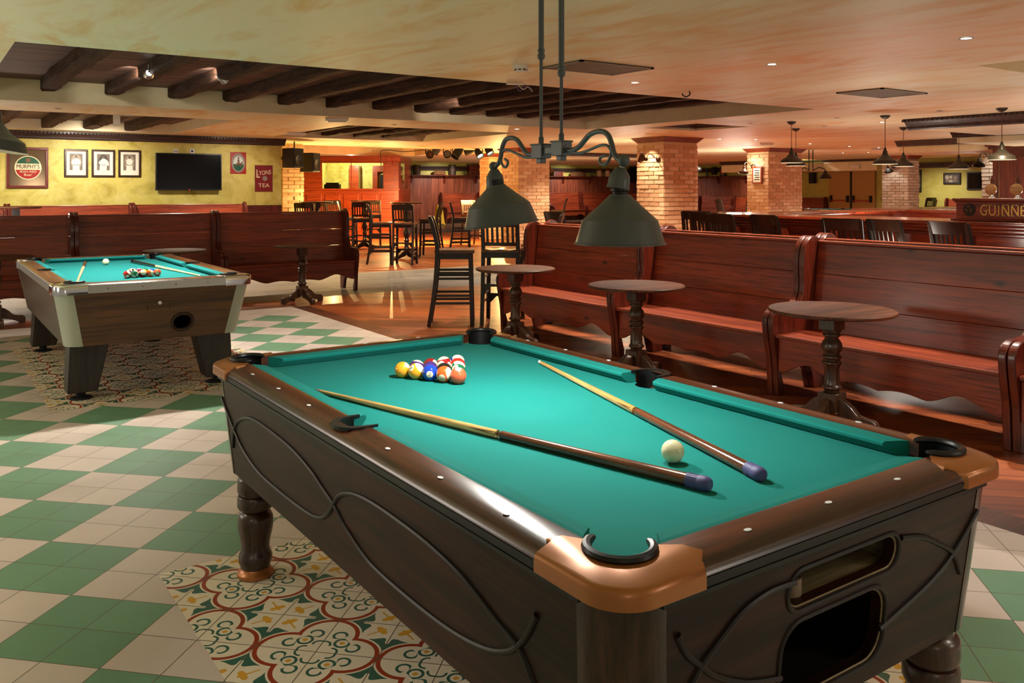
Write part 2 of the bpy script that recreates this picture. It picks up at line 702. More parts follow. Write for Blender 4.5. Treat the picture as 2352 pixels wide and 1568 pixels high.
M['tray'] = wood('pale_ball_tray', lin(120, 104, 78), lin(164, 146, 112), 'x', 1.0, .5, 0, .5)
M['copper'] = plain('copper_paint', lin(168, 104, 54), .36, .45, .5, .2)
M['felt'] = felt('green_felt', lin(14, 114, 108))
M['felt_blue'] = felt('teal_felt', lin(22, 116, 118))
M['dot'] = plain('pearl_inlay', lin(226, 230, 232), .3)
M['gold_dot'] = plain('brass_inlay', lin(200, 160, 90), .3, .6)
M['walnut'] = wood('walnut_laminate', lin(56, 32, 14), lin(126, 80, 40), 'x', .45, .42, .1, .6)
M['walnut_dark'] = wood('walnut_laminate_side', lin(52, 34, 22), lin(92, 62, 40), 'y', .55, .42, .1, .6)
M['walnut_rail'] = wood('walnut_rail', lin(70, 44, 24), lin(122, 82, 48), 'y', .8, .3, .3, .6)
M['chrome'] = plain('chrome', (.78, .78, .8, 1), .12, 1.0)
M['steel'] = plain('brushed_steel', lin(190, 190, 186), .38, .9)
M['zinc'] = plain('grey_metal_corner', lin(172, 176, 164), .45, .35)
M['legb'] = wood('black_stained_leg', lin(28, 21, 18), lin(52, 40, 34), 'z', 1.6, .45, .1, .5)
M['cue_light'] = wood('maple_shaft', lin(196, 148, 82), lin(228, 188, 124), 'y', 1.0, .25, .5, .5)
M['cue_pale'] = wood('pale_maple_shaft', lin(214, 186, 142), lin(236, 214, 176), 'y', 1.0, .25, .5, .5)
M['cue_dark'] = wood('rosewood_butt', lin(74, 36, 18), lin(124, 66, 36), 'y', 2.0, .2, .6, .5)
M['cue_black'] = plain('black_lacquer', lin(24, 22, 24), .15, 0, .5, .5)
M['ferrule'] = plain('white_ferrule', lin(228, 228, 226), .4)
M['tip_grey'] = plain('grey_metal_tip', lin(150, 150, 150), .35, .6)
M['bumper'] = plain('violet_rubber', lin(74, 72, 124), .55)
M['lamp'] = plain('gunmetal_enamel', lin(82, 84, 88), .38, .1, .5, 0)
M['lamp_in'] = plain('white_enamel', lin(235, 230, 215), .6)
M['bulb'] = plain('lit_bulb', (1, .95, .85, 1), .5, emit=12)
M['bulb_dim'] = plain('lit_bulb_dim', (1, .8, .55, 1), .5, emit=3)
M['ceil'] = plaster('mottled_cream_ceiling', lin(246, 241, 204), lin(234, 196, 118), lin(250, 246, 226), .6, (1.8, .5, 1), .55, .85, 0)
M['soffit'] = plaster('cream_soffit', lin(230, 216, 176), lin(214, 184, 126), lin(238, 228, 198), .5, (1, 1, 1), .6, .4)
M['wall'] = plaster('yellow_green_wall', lin(206, 192, 96), lin(166, 148, 48), lin(226, 216, 146), .8, (1, 1, 1.2), .55, .9)
M['wall_far'] = plaster('olive_green_wall', lin(178, 172, 84), lin(150, 140, 56), lin(198, 190, 116), .6, (1, 1, 1.2), .6, .6)
M['cornice'] = wood('dark_cornice', lin(40, 27, 22), lin(82, 60, 52), 'x', 1.0, .5, .1, .5, world=True)
M['boards'] = wood('rough_ceiling_boards', lin(62, 42, 34), lin(126, 94, 80), 'x', .5, .6, 0, .55, world=True)
M['beam'] = rough_beam('rough_hewn_beam')
M['tiles'] = checker_tiles()
M['pattern'] = pattern_tiles()
M['planks'] = plank_floor('red_plank_floor', lin(132, 62, 28), lin(186, 100, 50), lin(70, 28, 14))
M['planks_dark'] = plank_floor('dark_border_planks', lin(86, 44, 26), lin(128, 72, 44), lin(46, 24, 16), .2, 2.5, 0)
M['stone'] = plank_floor('grey_stone_floor', lin(120, 110, 96), lin(160, 148, 130), lin(84, 76, 66), .5, 1.0, 0, .6, 0)
M['oak_dark'] = plank_floor('dark_stage_planks', lin(70, 54, 44), lin(104, 84, 70), lin(40, 30, 26), .14, 2, 90, .4, .1)
M['brick'] = brickmat('terracotta_brick', lin(194, 148, 110), lin(214, 172, 134), lin(234, 206, 170))
M['mortar'] = plain('sand_mortar', lin(216, 186, 142), .9)
M['brick_white'] = brickmat('whitewashed_brick', lin(196, 184, 166), lin(216, 206, 190), lin(232, 226, 214))
M['mortar_white'] = plain('grey_mortar', lin(150, 136, 118), .9)
M['mahogany'] = wood('polished_mahogany', lin(110, 34, 14), lin(176, 72, 34), 'x', .9, .28, .3, .95)
M['mahogany_y'] = wood('polished_mahogany_bar', lin(84, 26, 12), lin(150, 58, 28), 'y', .9, .2, .6, .6)
M['mahogany_z'] = wood('mahogany_panel', lin(70, 22, 12), lin(122, 46, 26), 'z', .9, .28, .4, .6)
M['wains'] = wood('knotty_pine_wainscot', lin(96, 44, 28), lin(148, 78, 54), 'z', .8, .4, .15, .6, knots=True, island=.25)
M['door'] = plain('tan_door', lin(176, 134, 72), .5)
M['red_bar'] = plain('red_push_bar', lin(170, 40, 34), .4)
M['tv'] = plain('black_screen', lin(6, 6, 8), .15, 0, .25)
M['tv_frame'] = plain('black_bezel', lin(18, 18, 20), .3)
M['red_led'] = plain('red_standby_light', (1, .02, .02, 1), .5, emit=4)
M['white'] = plain('white_plastic', lin(226, 222, 212), .45)
M['grey'] = plain('grey_grille', lin(142, 128, 108), .6)
M['grey_dark'] = plain('dark_grille_gap', lin(80, 70, 60), .7)
M['paper'] = plain('cream_mount', lin(228, 222, 206), .7)
M['sepia'] = plain('sepia_print', lin(112, 100, 84), .5)
M['sepia_d'] = plain('sepia_dark', lin(62, 56, 50), .5)
M['sepia_l'] = plain('sepia_light', lin(156, 144, 126), .5)
M['skin_print'] = plain('sepia_mid', lin(112, 90, 72), .5)
M['frame_dark'] = plain('dark_gilt_frame', lin(52, 34, 22), .35, .2)
M['frame_gold'] = plain('gilt_beading', lin(140, 96, 44), .4, .5)
M['frame_red'] = plain('red_brown_frame', lin(104, 40, 30), .35)
M['mirror'] = plain('smoky_mirror', lin(140, 118, 92), .1, .75)
M['sign_red'] = plain('red_enamel', lin(158, 34, 30), .3)
M['sign_dred'] = plain('dark_red_enamel', lin(120, 26, 30), .3)
M['sign_green'] = plain('green_enamel', lin(24, 84, 56), .3)
M['sign_cream'] = plain('cream_enamel', lin(232, 214, 170), .35)
M['sign_grey'] = plain('grey_scroll', lin(136, 124, 112), .4)
M['sign_brown'] = plain('brown_paint', lin(112, 72, 40), .5)
M['sign_sky'] = plain('pale_sky_paint', lin(196, 206, 200), .5)
M['gold'] = plain('gold_leaf', lin(206, 156, 78), .35, .7)
M['bronze'] = plain('aged_bronze', lin(88, 60, 42), .35, .7)
M['darkmetal'] = plain('dark_metal', lin(40, 38, 36), .4, .5)
M['glass'] = plain('clear_glass', (.9, .95, .9, 1), .03)
M['glass'].node_tree.nodes['Principled BSDF'].inputs['Transmission Weight'].default_value = 1.0
M['glass'].node_tree.nodes['Principled BSDF'].inputs['IOR'].default_value = 1.1
M['bottle'] = plain('green_glass', lin(44, 78, 60), .1, 0, .5, .5)
M['stoneware'] = plain('cream_stoneware', lin(206, 176, 138), .35)
M['brownglaze'] = plain('brown_glaze', lin(128, 76, 36), .3)
M['barrel'] = wood('old_barrel_oak', lin(48, 32, 26), lin(88, 62, 50), 'z', 1, .6, 0, .5)
M['sack'] = plain('brown_sacking', lin(104, 66, 34), .9)
M['tin_green'] = plain('dark_green_tin', lin(44, 66, 48), .4)
M['yellow'] = plain('yellow_plastic', lin(224, 190, 20), .45)
M['speaker'] = plain('charcoal_speaker', lin(56, 46, 38), .6)
M['down'] = plain('downlight_lens', (1, .95, .86, 1), .4, emit=9)
M['down_cool'] = plain('cool_downlight_lens', (.75, .92, 1, 1), .4, emit=9)
M['down_off'] = plain('unlit_downlight', lin(60, 46, 34), .5)
M['stage_lens'] = plain('stage_lamp_lens', (1, .84, .5, 1), .4, emit=14)
M['cable'] = plain('dark_cable', lin(40, 28, 22), .6)
M['wire_white'] = plain('pale_wire', lin(206, 200, 190), .5)
M['cream_ball'] = plain('ivory_ball', lin(228, 222, 184), .12, 0, .5, .4)
M['ink'] = plain('black_ink', lin(18, 16, 16), .4)
# ------------------------------------------------------------------ pool tables
from mathutils.geometry import tessellate_polygon
RT, FT = .81, .772            # rail top, cloth height


def panel_with_holes(outer, holes, yfun, th):
    """a board in the xz plane with openings; yfun(z) gives its outer face"""
    loops = [outer] + holes
    flat = [p for l in loops for p in l]
    tris = tessellate_polygon([[Vector((a, b, 0)) for a, b in l] for l in loops])
    n = len(flat)
    vs = [(a, yfun(b), b) for a, b in flat] + [(a, yfun(b) + th, b) for a, b in flat]
    fs = [tuple(t) for t in tris] + [tuple(n + k for k in t[::-1]) for t in tris]
    o = 0
    for l in loops:
        m = len(l)
        for i in range(m):
            j = (i + 1) % m
            fs.append((o + i, o + j, n + o + j, n + o + i))
        o += m
    return vs, fs


def arc(cx, cy, r, a0, a1, n=14):
    return [(cx + r * math.cos(R(a0 + (a1 - a0) * i / n)), cy + r * math.sin(R(a0 + (a1 - a0) * i / n))) for i in range(n + 1)]


SIDE_A = [(3.229, .676), (3.108, .583), (3.018, .532), (2.868, .496), (2.657, .489), (2.436, .495), (2.33, .512), (2.265, .545), (2.218, .586), (2.168, .625), (2.084, .655), (1.967, .669), (1.826, .67), (1.68, .664), (1.55, .647), (1.465, .621), (1.402, .598), (1.336, .576), (1.30, .53), (1.27, .49)]
SIDE_B = [(3.149, .512), (3.108, .587), (3.05, .63), (2.937, .665), (2.824, .677), (2.657, .674), (2.506, .664), (2.368, .638), (2.288, .61), (2.218, .586), (2.153, .548), (2.044, .508), (1.943, .493), (1.74, .490), (1.585, .498), (1.465, .519), (1.387, .548), (1.336, .584), (1.301, .624), (1.269, .671)]
END_C = [[(2.056, .694), (1.963, .612), (1.871, .566), (1.734, .527), (1.685, .515)],
         [(1.737, .702), (1.818, .685), (1.889, .654), (1.963, .612), (2.005, .554)],
         [(1.066, .691), (1.092, .649), (1.132, .614), (1.174, .581), (1.26, .54), (1.36, .515)],
         [(1.09, .56), (1.132, .614), (1.174, .647), (1.232, .685), (1.305, .702), (1.38, .70)]]


def pool_table(root, style):
    A = style == 'turned'
    fx, fy = (.535, 1.05) if A else (.535, 1.185)
    ox, oy = (.625, 1.148) if A else (.655, 1.315)
    felt_m = M['felt'] if A else M['felt_blue']
    pr, si = .058, .0544
    pcx, pcy = fx - .02, fy - .02
    # cloth bed with a bite taken out at every pocket
    pts = []
    def corner(sx, sy, rev):
        a = [(sx * x, sy * y) for x, y in arc(pcx, pcy, pr, -69.8, -200.2, 10)]
        return a[::-1] if rev else a
    sidea = arc(fx + .012, 0, .052, 256.6, 103.4, 8)
    pts += sidea + corner(1, 1, False) + corner(-1, 1, True)
    pts += [(-x, -y) for x, y in sidea] + corner(-1, -1, False) + corner(1, -1, True)
    MB().prism(pts, FT - .03, FT).build('playing_surface', felt_m, root)
    # cushions
    prof = [(0, FT + .001), (0, RT - .001), (.012, RT), (.046, RT - .003), (.051, RT - .008), (.050, RT - .015), (.03, FT + .002)]
    def cushion(a, b, ka, kb, place):
        n = len(prof)
        vs = [place(d, a + ka * d, z) for d, z in prof] + [place(d, b - kb * d, z) for d, z in prof]
        fs = [tuple(range(n))[::-1], tuple(range(n, 2 * n))] + [(i, (i + 1) % n, n + (i + 1) % n, n + i) for i in range(n)]
        MB().add(vs, fs).build('cushion', felt_m, root)
    for sx in (-1, 1):
        f = lambda d, t, z, sx=sx: (sx * (fx - d), t, z)
        cushion(.06, fy - .10, .35, .8, f)
        cushion(-(fy - .10), -.06, .8, .35, f)
    for sy in (-1, 1):
        cushion(-(fx - .10), fx - .10, .8, .8, lambda d, t, z, sy=sy: (t, sy * (fy - d), z))
    # wooden rails
    wx, wy = ox - fx, oy - fy
    def rprof(w, o0=0.0):
        if A:
            p = [(o0, RT - .035), (o0, RT), (max(o0, .012), RT + .002), (w * .5, RT + .0005), (w * .74, RT - .003), (w * .89, RT - .010), (w * .97, RT - .018), (w, RT - .027), (w - .02, RT - .05)]
        else:
            p = [(o0, RT - .035), (o0, RT), (w - .012, RT + .001), (w - .004, RT - .004), (w - .004, RT - .05), (w - .03, RT - .05)]
        return p
    def rail_bits(mb, p, a, b, place):
        n = len(p)
        vs = [place(d, a, z) for d, z in p] + [place(d, b, z) for d, z in p]
        fs = [tuple(range(n))[::-1], tuple(range(n, 2 * n))] + [(i, (i + 1) % n, n + (i + 1) % n, n + i) for i in range(n)]
        mb.add(vs, fs, 0, True)
    for sx in (-1, 1):
        mb = MB()
        f = lambda d, t, z, sx=sx: (sx * (fx + d), t, z)
        rail_bits(mb, rprof(wx), -(fy - .075), -.056, f)
        rail_bits(mb, rprof(wx, .062), -.0562, .0562, f)
        rail_bits(mb, rprof(wx), .056, fy - .075, f)
        ra = mb.build('rail', M['rail'] if A else M['walnut_rail'], root)
        for k in (-3, -2, -1, 1, 2, 3):
            y = k * (.2585 if A else .29)
            MB().lathe([(.0072 if A else .005, RT + .0005), (.0072 if A else .005, RT + .0014)], 14, T(sx * (fx + wx * .55), y, 0) @ Matrix.Diagonal((.8, 1.3, 1, 1))).build('sight_dot', M['dot'] if A else M['gold_dot'], ra)
    for sy in (-1, 1):
        mb = MB()
        rail_bits(mb, rprof(wy), -(fx - .075), fx - .075, lambda d, t, z, sy=sy: (t, sy * (fy + d), z))
        ra = mb.build('rail', M['rail_x'] if A else M['walnut_rail'], root)
        for k in (-1, 0, 1):
            MB().lathe([(.0072 if A else .005, RT + .0005), (.0072 if A else .005, RT + .0014)], 14, T(k * .2475 - (.01 if A else 0), sy * (fy + wy * .5), 0) @ Matrix.Diagonal((1.3, .8, 1, 1))).build('sight_dot', M['dot'] if A else M['gold_dot'], ra)
    # black ribbed strip (dark table) or steel strip (metal edged table) round the rails
    for sx in (-1, 1):
        mb = MB()
        if A:
            for q in range(3):
                z = RT - .0285 - q * .0095
                mb.box(*sorted((sx * (ox - .02), sx * (ox + .001 - .002 * (q == 1)))), -(oy - .1), oy - .1, z - .0085, z)
        else:
            mb.box(*sorted((sx * (ox - .006), sx * ox)), -(oy - .1), oy - .1, RT - .062, RT - .006)
        mb.build('edge_strip', M['black'] if A else M['steel'], root, 0 if A else .003)
    for sy in (-1, 1):
        mb = MB()
        if A:
            for q in range(3):
                z = RT - .0285 - q * .0095
                mb.box(-(ox - .1), ox - .1, *sorted((sy * (oy - .02), sy * (oy + .001 - .002 * (q == 1)))), z - .0085, z)
        else:
            mb.box(-(ox - .1), ox - .1, *sorted((sy * (oy - .006), sy * oy)), RT - .062, RT - .006)
            for q in (-.33, -.11, .11, .33):
                mb.lathe([(.006, 0), (.006, .003)], 10, T(q, sy * oy, RT - .034) @ RX(90 * sy), 1)
        mb.build('edge_strip', [M['black'] if A else M['steel'], M['darkmetal']], root, 0 if A else .003)
    # corner caps and pocket liners
    e = .008
    ext = .215 if A else .20
    rad = .085
    for sx in (-1, 1):
        for sy in (-1, 1):
            p = [(fx + .002, pcy - .062), (fx + wx * .3, pcy - .062 - .042), (fx + wx * .68, oy - ext - .012), (ox + e, oy - ext)]
            p += arc(ox + e - rad, oy + e - rad, rad, 0, 90, 10)
            p += [(ox - ext + (.02 if A else 0), oy + e), (ox - ext - .012, fy + wy * .68), (pcx - .062 - .042, fy + wy * .3), (pcx - .062, fy + .002)]
            p += arc(pcx, pcy, pr, 159.8, -69.8, 14)
            p = [(sx * x, sy * y) for x, y in p]
            # the outer edge rolls over like the wooden rail beside it
            no = len(p)
            lev = [(0.0, RT - .044), (0.0, RT - .022), (.002, RT - .014), (.006, RT - .0095), (.012, RT - .0075), (.040, RT + .003)] if A else [(0.0, RT - .066), (0.0, RT - .012), (.004, RT - .002), (.012, RT + .004), (.03, RT + .005)]
            def inset(i, d):
                x, y = p[i]
                x, y = abs(x), abs(y)
                if 3 <= i <= 15:
                    cxx, cyy = ox + e - rad, oy + e - rad
                    if i == 3: x -= d
                    elif i == 15: y -= d
                    else:
                        vx, vy = x - cxx, y - cyy
                        q = (rad - min(d, rad * .98)) / rad
                        x, y = cxx + vx * q, cyy + vy * q
                return sx * x, sy * y
            vs, fs = [], []
            for d, z in lev:
                vs += [(*inset(i, d), z) for i in range(no)]
            for k in range(len(lev) - 1):
                for i in range(no):
                    j = (i + 1) % no
                    fs.append((k * no + i, k * no + j, (k + 1) * no + j, (k + 1) * no + i))
            fs += [tuple(range(no))[::-1], tuple(range((len(lev) - 1) * no, len(lev) * no))]
            MB().add(vs, fs, 0, True).build('corner_cap', M['copper'] if A else M['chrome'], root, sharp=50)
            mb = MB()
            rim = [(sx * x, sy * y, RT + .007) for x, y in arc(pcx, pcy, pr + .002, 170, -80, 18)]
            mb.tube(rim, [.005] + [.009] * 17 + [.005], 8)
            def wall(a0, a1, zt):
                q = arc(pcx, pcy, pr - .0015, a0, a1, 12)
                n = len(q)
                vs = [(sx * x, sy * y, zt) for x, y in q] + [(sx * x * .995, sy * y * .995, FT - .12) for x, y in q]
                mb.add(vs, [(i, i + 1, n + i + 1, n + i) for i in range(n - 1)], 0, True)
            wall(159.8, -69.8, RT + .006)
            wall(-69.8, -200.2, FT - .001)
            mb.prism([(sx * x, sy * y) for x, y in arc(pcx, pcy, pr, 0, 340, 17)], FT - .122, FT - .12)
            mb.build('pocket', M['black'], root)
    for sx in (-1, 1):
        mb = MB()
        cx = fx + .012
        cres = [(sx * x, y) for x, y in [(fx - .022, -.0585)] + arc(cx, 0, .0505, -88, 88, 14) + [(fx - .022, .0585), (fx - .012, .064)] + arc(cx + .004, 0, .068, 78, -78, 14) + [(fx - .012, -.064)]]
        mb.prism(cres, RT - .004, RT + .006)
        for a0, a1, zt in ((-103.4, 103.4, RT + .004), (103.4, 256.6, FT - .001)):
            q = arc(cx, 0, .0505, a0, a1, 12)
            n = len(q)
            vs = [(sx * x, y, zt) for x, y in q] + [(sx * x, y, FT - .12) for x, y in q]
            mb.add(vs, [(i, i + 1, n + i + 1, n + i) for i in range(n - 1)], 0, True)
        mb.prism([(sx * x, y) for x, y in arc(cx, 0, .052, 0, 340, 17)], FT - .122, FT - .12)
        mb.build('pocket', M['black'], root)
    # cabinet
    zt, zb = RT - .055, (.406 if A else .385)
    tp = .1 if A else .19
    ins = .012 if A else .008
    pxx = lambda z: ox - ins - (zt - z) * tp
    pyy = lambda z: oy - ins - (zt - z) * tp
    cr = .105
    for sx in (-1, 1):
        a, b = pxx(zb), pxx(zt)
        r0 = (*sorted((sx * a, sx * (a - .03))), -(pyy(zb) - cr), pyy(zb) - cr)
        r1 = (*sorted((sx * b, sx * (b - .03))), -(pyy(zt) - cr), pyy(zt) - cr)
        sp = MB().frustum(r0, zb, r1, zt).build('side_panel', M['cab'] if A else M['walnut_dark'], root, .002, 1)
        if A:
            for c in (SIDE_A, SIDE_B):
                MB().tube(smooth_path([(sx * (pxx(z) + .001), y - 2.175, z) for y, z in c], 5), .0068, 8).build('moulding', M['mould'], sp)
    rimloops = []
    for sy in (-1, 1):
        if A and sy == -1:
            w0, w1 = pxx(zb) - cr, pxx(zt) - cr
            h1 = rrect(-.172, .187, .643, .714, .034)
            h2 = rrect(-.180, .157, .452, .610, .055)
            vs, fs = panel_with_holes([(-w0, zb), (w0, zb), (w1, zt), (-w1, zt)], [h1, h2], lambda z: -pyy(z), .03)
            ep = MB().add(vs, fs).build('end_panel', M['cab_x'], root)
            for c in END_C:
                MB().tube(smooth_path([(x - 1.541, -pyy(z) - .001, z) for x, z in c], 6), .0068, 8).build('moulding', M['mould'], ep)
            mb = MB()
            for h in (rrect(-.179, .194, .636, .721, .04), rrect(-.187, .164, .445, .617, .06)):
                mb.tube([(x, -pyy(z) + .001, z) for x, z in h], .006, 8, 0, True)
            for h in (rrect(-.172, .187, .643, .714, .034), rrect(-.180, .157, .452, .610, .055)):
                mb.tube([(x, -pyy(z) + .004, z) for x, z in h], .0025, 6, 1, True)
            mb.build('opening_rim', [M['mould'], M['tray']], ep)
            tb = MB()
            y0 = -pyy(.65) + .03
            tb.box(-.2, .21, y0, y0 + .30, .628, .640)
            tb.box(-.2, .21, y0 + .29, y0 + .30, .64, .73)
            tb.box(-.212, -.2, y0, y0 + .3, .628, .73)
            tb.box(.21, .222, y0, y0 + .3, .628, .73)
            tb.build('ball_tray', M['tray'], ep)
            bb = MB()
            y0 = -pyy(.5) + .03
            bb.box(-.2, .18, y0, y0 + .28, .43, .44)
            bb.box(-.2, .18, y0 + .27, y0 + .28, .44, .62)
            bb.box(-.212, -.2, y0, y0 + .28, .43, .62)
            bb.box(.18, .192, y0, y0 + .28, .43, .62)
            bb.build('collection_box', M['void'], ep)
        elif not A and sy == -1:
            w0, w1 = pxx(zb) - cr, pxx(zt) - cr
            hole = ell(.168, .50, .062, .050, 24)
            vs, fs = panel_with_holes([(-w0, zb), (w0, zb), (w1, zt), (-w1, zt)], [hole], lambda z: -pyy(z), .03)
            ep = MB().add(vs, fs).build('end_panel', M['walnut'], root)
            MB().tube([(x, -pyy(z) - .002, z) for x, z in ell(.168, .50, .072, .059, 28)], .011, 8, 0, True).build('hole_ring', M['frame_dark'], ep)
            bb = MB()
            y0 = -pyy(.5) + .03
            bb.box(.06, .28, y0 + .15, y0 + .16, .42, .58).box(.06, .28, y0, y0 + .16, .41, .42).box(.05, .06, y0, y0 + .16, .41, .58).box(.28, .29, y0, y0 + .16, .41, .58)
            bb.build('ball_chute', M['void'], ep)
            dl = MB()
            for a, b, c, d in ((-.075, .075, .70, .7015), (-.075, -.0735, .60, .70), (.0735, .075, .60, .70)):
                y = -pyy((c + d) / 2)
                dl.box(a, b, y - .0012, y + .002, c, d)
            cd = dl.build('coin_door', M['void'], ep)
            MB().lathe([(.013, 0), (.013, .006), (.009, .009)], 16, T(.008, -pyy(.65) - .0, .65) @ RX(90)).build('lock', M['chrome'], cd)
        else:
            a, b = pyy(zb), pyy(zt)
            r0 = (-(pxx(zb) - cr), pxx(zb) - cr, *sorted((sy * a, sy * (a - .03))))
            r1 = (-(pxx(zt) - cr), pxx(zt) - cr, *sorted((sy * b, sy * (b - .03))))
            MB().frustum(r0, zb, r1, zt).build('end_panel', M['cab_x'] if A else M['walnut'], root, .002, 1)
    for sx in (-1, 1):
        for sy in (-1, 1):
            vs, n = [], 0
            for z in (zb, zt + .016):
                a, b = pxx(z) + .0015, pyy(z) + .0015
                q = [(a - cr - .004, b)] if False else []
                q = [(a - .03, b - cr - .002), (a, b - cr - .002)] + arc(a - cr, b - cr, cr, 4, 86, 12) + [(a - cr - .002, b), (a - cr - .002, b - .03)]
                q += arc(a - cr, b - cr, cr - .03, 86, 4, 8)
                n = len(q)
                vs += [(sx * x, sy * y, z) for x, y in q]
            fs = [(i, (i + 1) % n, n + (i + 1) % n, n + i) for i in range(n)] + [tuple(range(n))[::-1], tuple(range(n, 2 * n))]
            MB().add(vs, fs, 0, True).build('corner_post', M['cab_z'] if A else M['zinc'], root)
    MB().box(-(pxx(zb) - .03), pxx(zb) - .03, -(pyy(zb) - .035), pyy(zb) - .035, zb, zb + .02).build('base_board', M['void'], root)
    # legs
    for sx in (-1, 1):
        for sy in (-1, 1):
            if A:
                pf = [(.052, .03), (.056, .045), (.060, .058), (.062, .072), (.058, .086), (.052, .098), (.051, .115), (.055, .14), (.062, .17), (.065, .195), (.064, .22), (.056, .238), (.046, .247), (.048, .252), (.062, .256), (.066, .265), (.066, .295), (.062, .303), (.055, .306), (.055, .31), (.063, .314), (.066, .322), (.066, .36), (.062, .372), (.052, .38), (.05, .406)]
                lg = MB().lathe(pf, 28).build('leg', M['leg'], root, loc=(sx * .489, sy * 1.034, 0))
                MB().lathe([(.060, 0), (.067, .004), (.067, .016), (.058, .024), (.053, .034)], 28).build('foot_ring', M['copper'], lg)
            else:
                lx, ly = sx * .461, sy * 1.063
                b0 = (-.095, .095, -.085, .085)
                dx, dy = -sx * .045, -sy * .02
                b1 = (dx - .125, dx + .125, dy - .105, dy + .105)
                lg = MB().frustum(b0, .055, b1, .39).build('leg', M['legb'], root, .006, 2, loc=(lx, ly, 0))
                MB().lathe([(.075, 0), (.078, .004), (.07, .012), (.03, .018), (.03, .056)], 24).build('levelling_foot', M['black_rough'], lg)
    return root


ta = thing('pool_table', 'large dark brown pool table with green cloth, copper corner caps and curved mouldings', 'pool table', (1.541, 2.175, 0))
pool_table(ta, 'turned')
tb = thing('pool_table', 'walnut pool table with teal cloth, chrome corners and grey metal edges on black legs', 'pool table', (1.405, 7.66, 0))
pool_table(tb, 'metal')
pc = at_d(1955, 500, 27.0)
dup(tb, (pc.x, pc.y, 0), 62, 'distant pool table with green cloth in front of the tan double doors')

# ------------------------------------------------------------------ balls
BR = .0285
DARKRED, PURPLE, GREEN, ORANGE, BLUE, YEL, RED = lin(132, 22, 28), lin(66, 38, 104), lin(16, 98, 66), lin(232, 92, 34), lin(26, 62, 178), lin(238, 160, 38), lin(206, 40, 30)
BALLS = {1: YEL, 2: BLUE, 3: RED, 4: PURPLE, 5: lin(232, 96, 62), 6: GREEN, 7: DARKRED, 8: lin(30, 26, 26), 9: YEL, 10: BLUE, 11: lin(180, 28, 34), 12: PURPLE, 13: ORANGE, 14: GREEN, 15: DARKRED}
CNAME = {1: 'yellow', 2: 'blue', 3: 'red', 4: 'purple', 5: 'orange', 6: 'green', 7: 'maroon', 8: 'black', 9: 'yellow', 10: 'blue', 11: 'red', 12: 'purple', 13: 'orange', 14: 'green', 15: 'maroon'}
BMAT = {k: ball_mat('%s_%s_ball' % (CNAME[k], 'striped' if k > 8 else 'solid'), c, k > 8) for k, c in BALLS.items()}
NUM = {}
for k in BALLS:
    vs, fs = text_mesh(str(k), .016, fit=(.0085 if k < 10 else .0125, .0125))
    out = []
    for a, b, c in vs:           # wrap the digits onto the ball around its local +x
        p = Vector((BR, a, b)).normalized() * (BR * 1.004)
        out.append(p)
    NUM[k] = (out, fs)


def ball(k, pos, d, up, label, group):
    d = Vector(d).normalized()
    a = Vector(up)
    a = (a - d * a.dot(d)).normalized()
    m = Matrix((d, a.cross(d), a)).transposed()
    o = MB().sphere(BR, 36, 20).build('pool_ball', BMAT[k], loc=pos)
    o.rotation_euler = m.to_euler()
    tag(o, label, 'ball', group)
    vs, fs = NUM[k]
    MB().add(vs, fs).build('number', M['ink'], o)
    return o


def cam_dir(pos, r, u, t=1.0):
    p = Vector(pos)
    to = (Vector((0, 0, EYE)) - p).normalized()
    rt = Vector((CO, -SI, 0))
    up = rt.cross(-to) if False else to.cross(rt) * -1
    up = Vector((0, 0, 1)) - to * to.z
    up.normalize()
    return to * t + rt * r + up * u, rt, up


def rack(o0, e1, order, views, where, group):
    e1 = Vector((e1[0], e1[1], 0)).normalized()
    e2 = Vector((-e1.y, e1.x, 0))
    if e2.y < 0: e2 = -e2
    sp = BR * 2.004
    i = 0
    rows = ['front row', 'second row', 'third row', 'fourth row', 'far tip']
    for r in range(5):
        n = 5 - r
        for c in range(n):
            k = order[i]
            i += 1
            p = Vector((o0[0], o0[1], FT + BR)) + e1 * sp * (c + r * .5) + e2 * sp * .866 * r
            v = views.get(k)
            if v is None:
                v = (random.uniform(-1, 1), random.uniform(-.2, 1), random.uniform(-.2, .6), random.uniform(0, 360))
            d, rt, up = cam_dir(p, v[0], v[1], v[2])
            w = R(v[3])
            upv = up * math.cos(w) + rt * math.sin(w)
            lab = '%s %s ball number %d in the %s of the rack on the %s' % (CNAME[k], 'striped' if k > 8 else ('eight' if k == 8 else 'solid'), k, rows[r], where)
            if k == 8: lab = 'black eight ball in the middle of the rack on the %s' % where
            ball(k, p, d, upv, lab, group)


rack((1.439, 2.765), (.496, -.868), [1, 9, 2, 13, 5, 12, 4, 8, 6, 7, 11, 14, 15, 3, 10],
     {1: (.9, .9, .7, 0), 9: (-.75, .45, .8, 65), 2: (-.05, -.25, 1, 20), 13: (-.35, -.55, 1, 75), 5: (0, -1, -.6, 0), 12: (.9, -.2, .1, 80), 4: (-.9, -.3, .5, 0),
      8: (0, -.8, .3, 0), 6: (-.35, .55, .6, 0), 7: (.75, .5, .6, 0), 11: (.75, .3, .5, 75), 14: (-.9, .3, .2, 80), 15: (.9, .2, 0, 70), 3: (0, -1, .1, 0), 10: (.5, -.6, .4, -20)},
     'green table', 'balls racked on the green table')
rack((1.318, 7.01), (.987, .16), [11, 14, 15, 13, 5, 12, 7, 1, 2, 9, 4, 6, 8, 3, 10],
     {11: (.2, -.5, .8, 60), 14: (.8, -.2, .3, 75), 15: (-.7, .3, .4, 85), 13: (-.2, 1, .1, 90), 5: (.0, -.15, 1, 0)},
     'teal table', 'balls racked on the teal table')
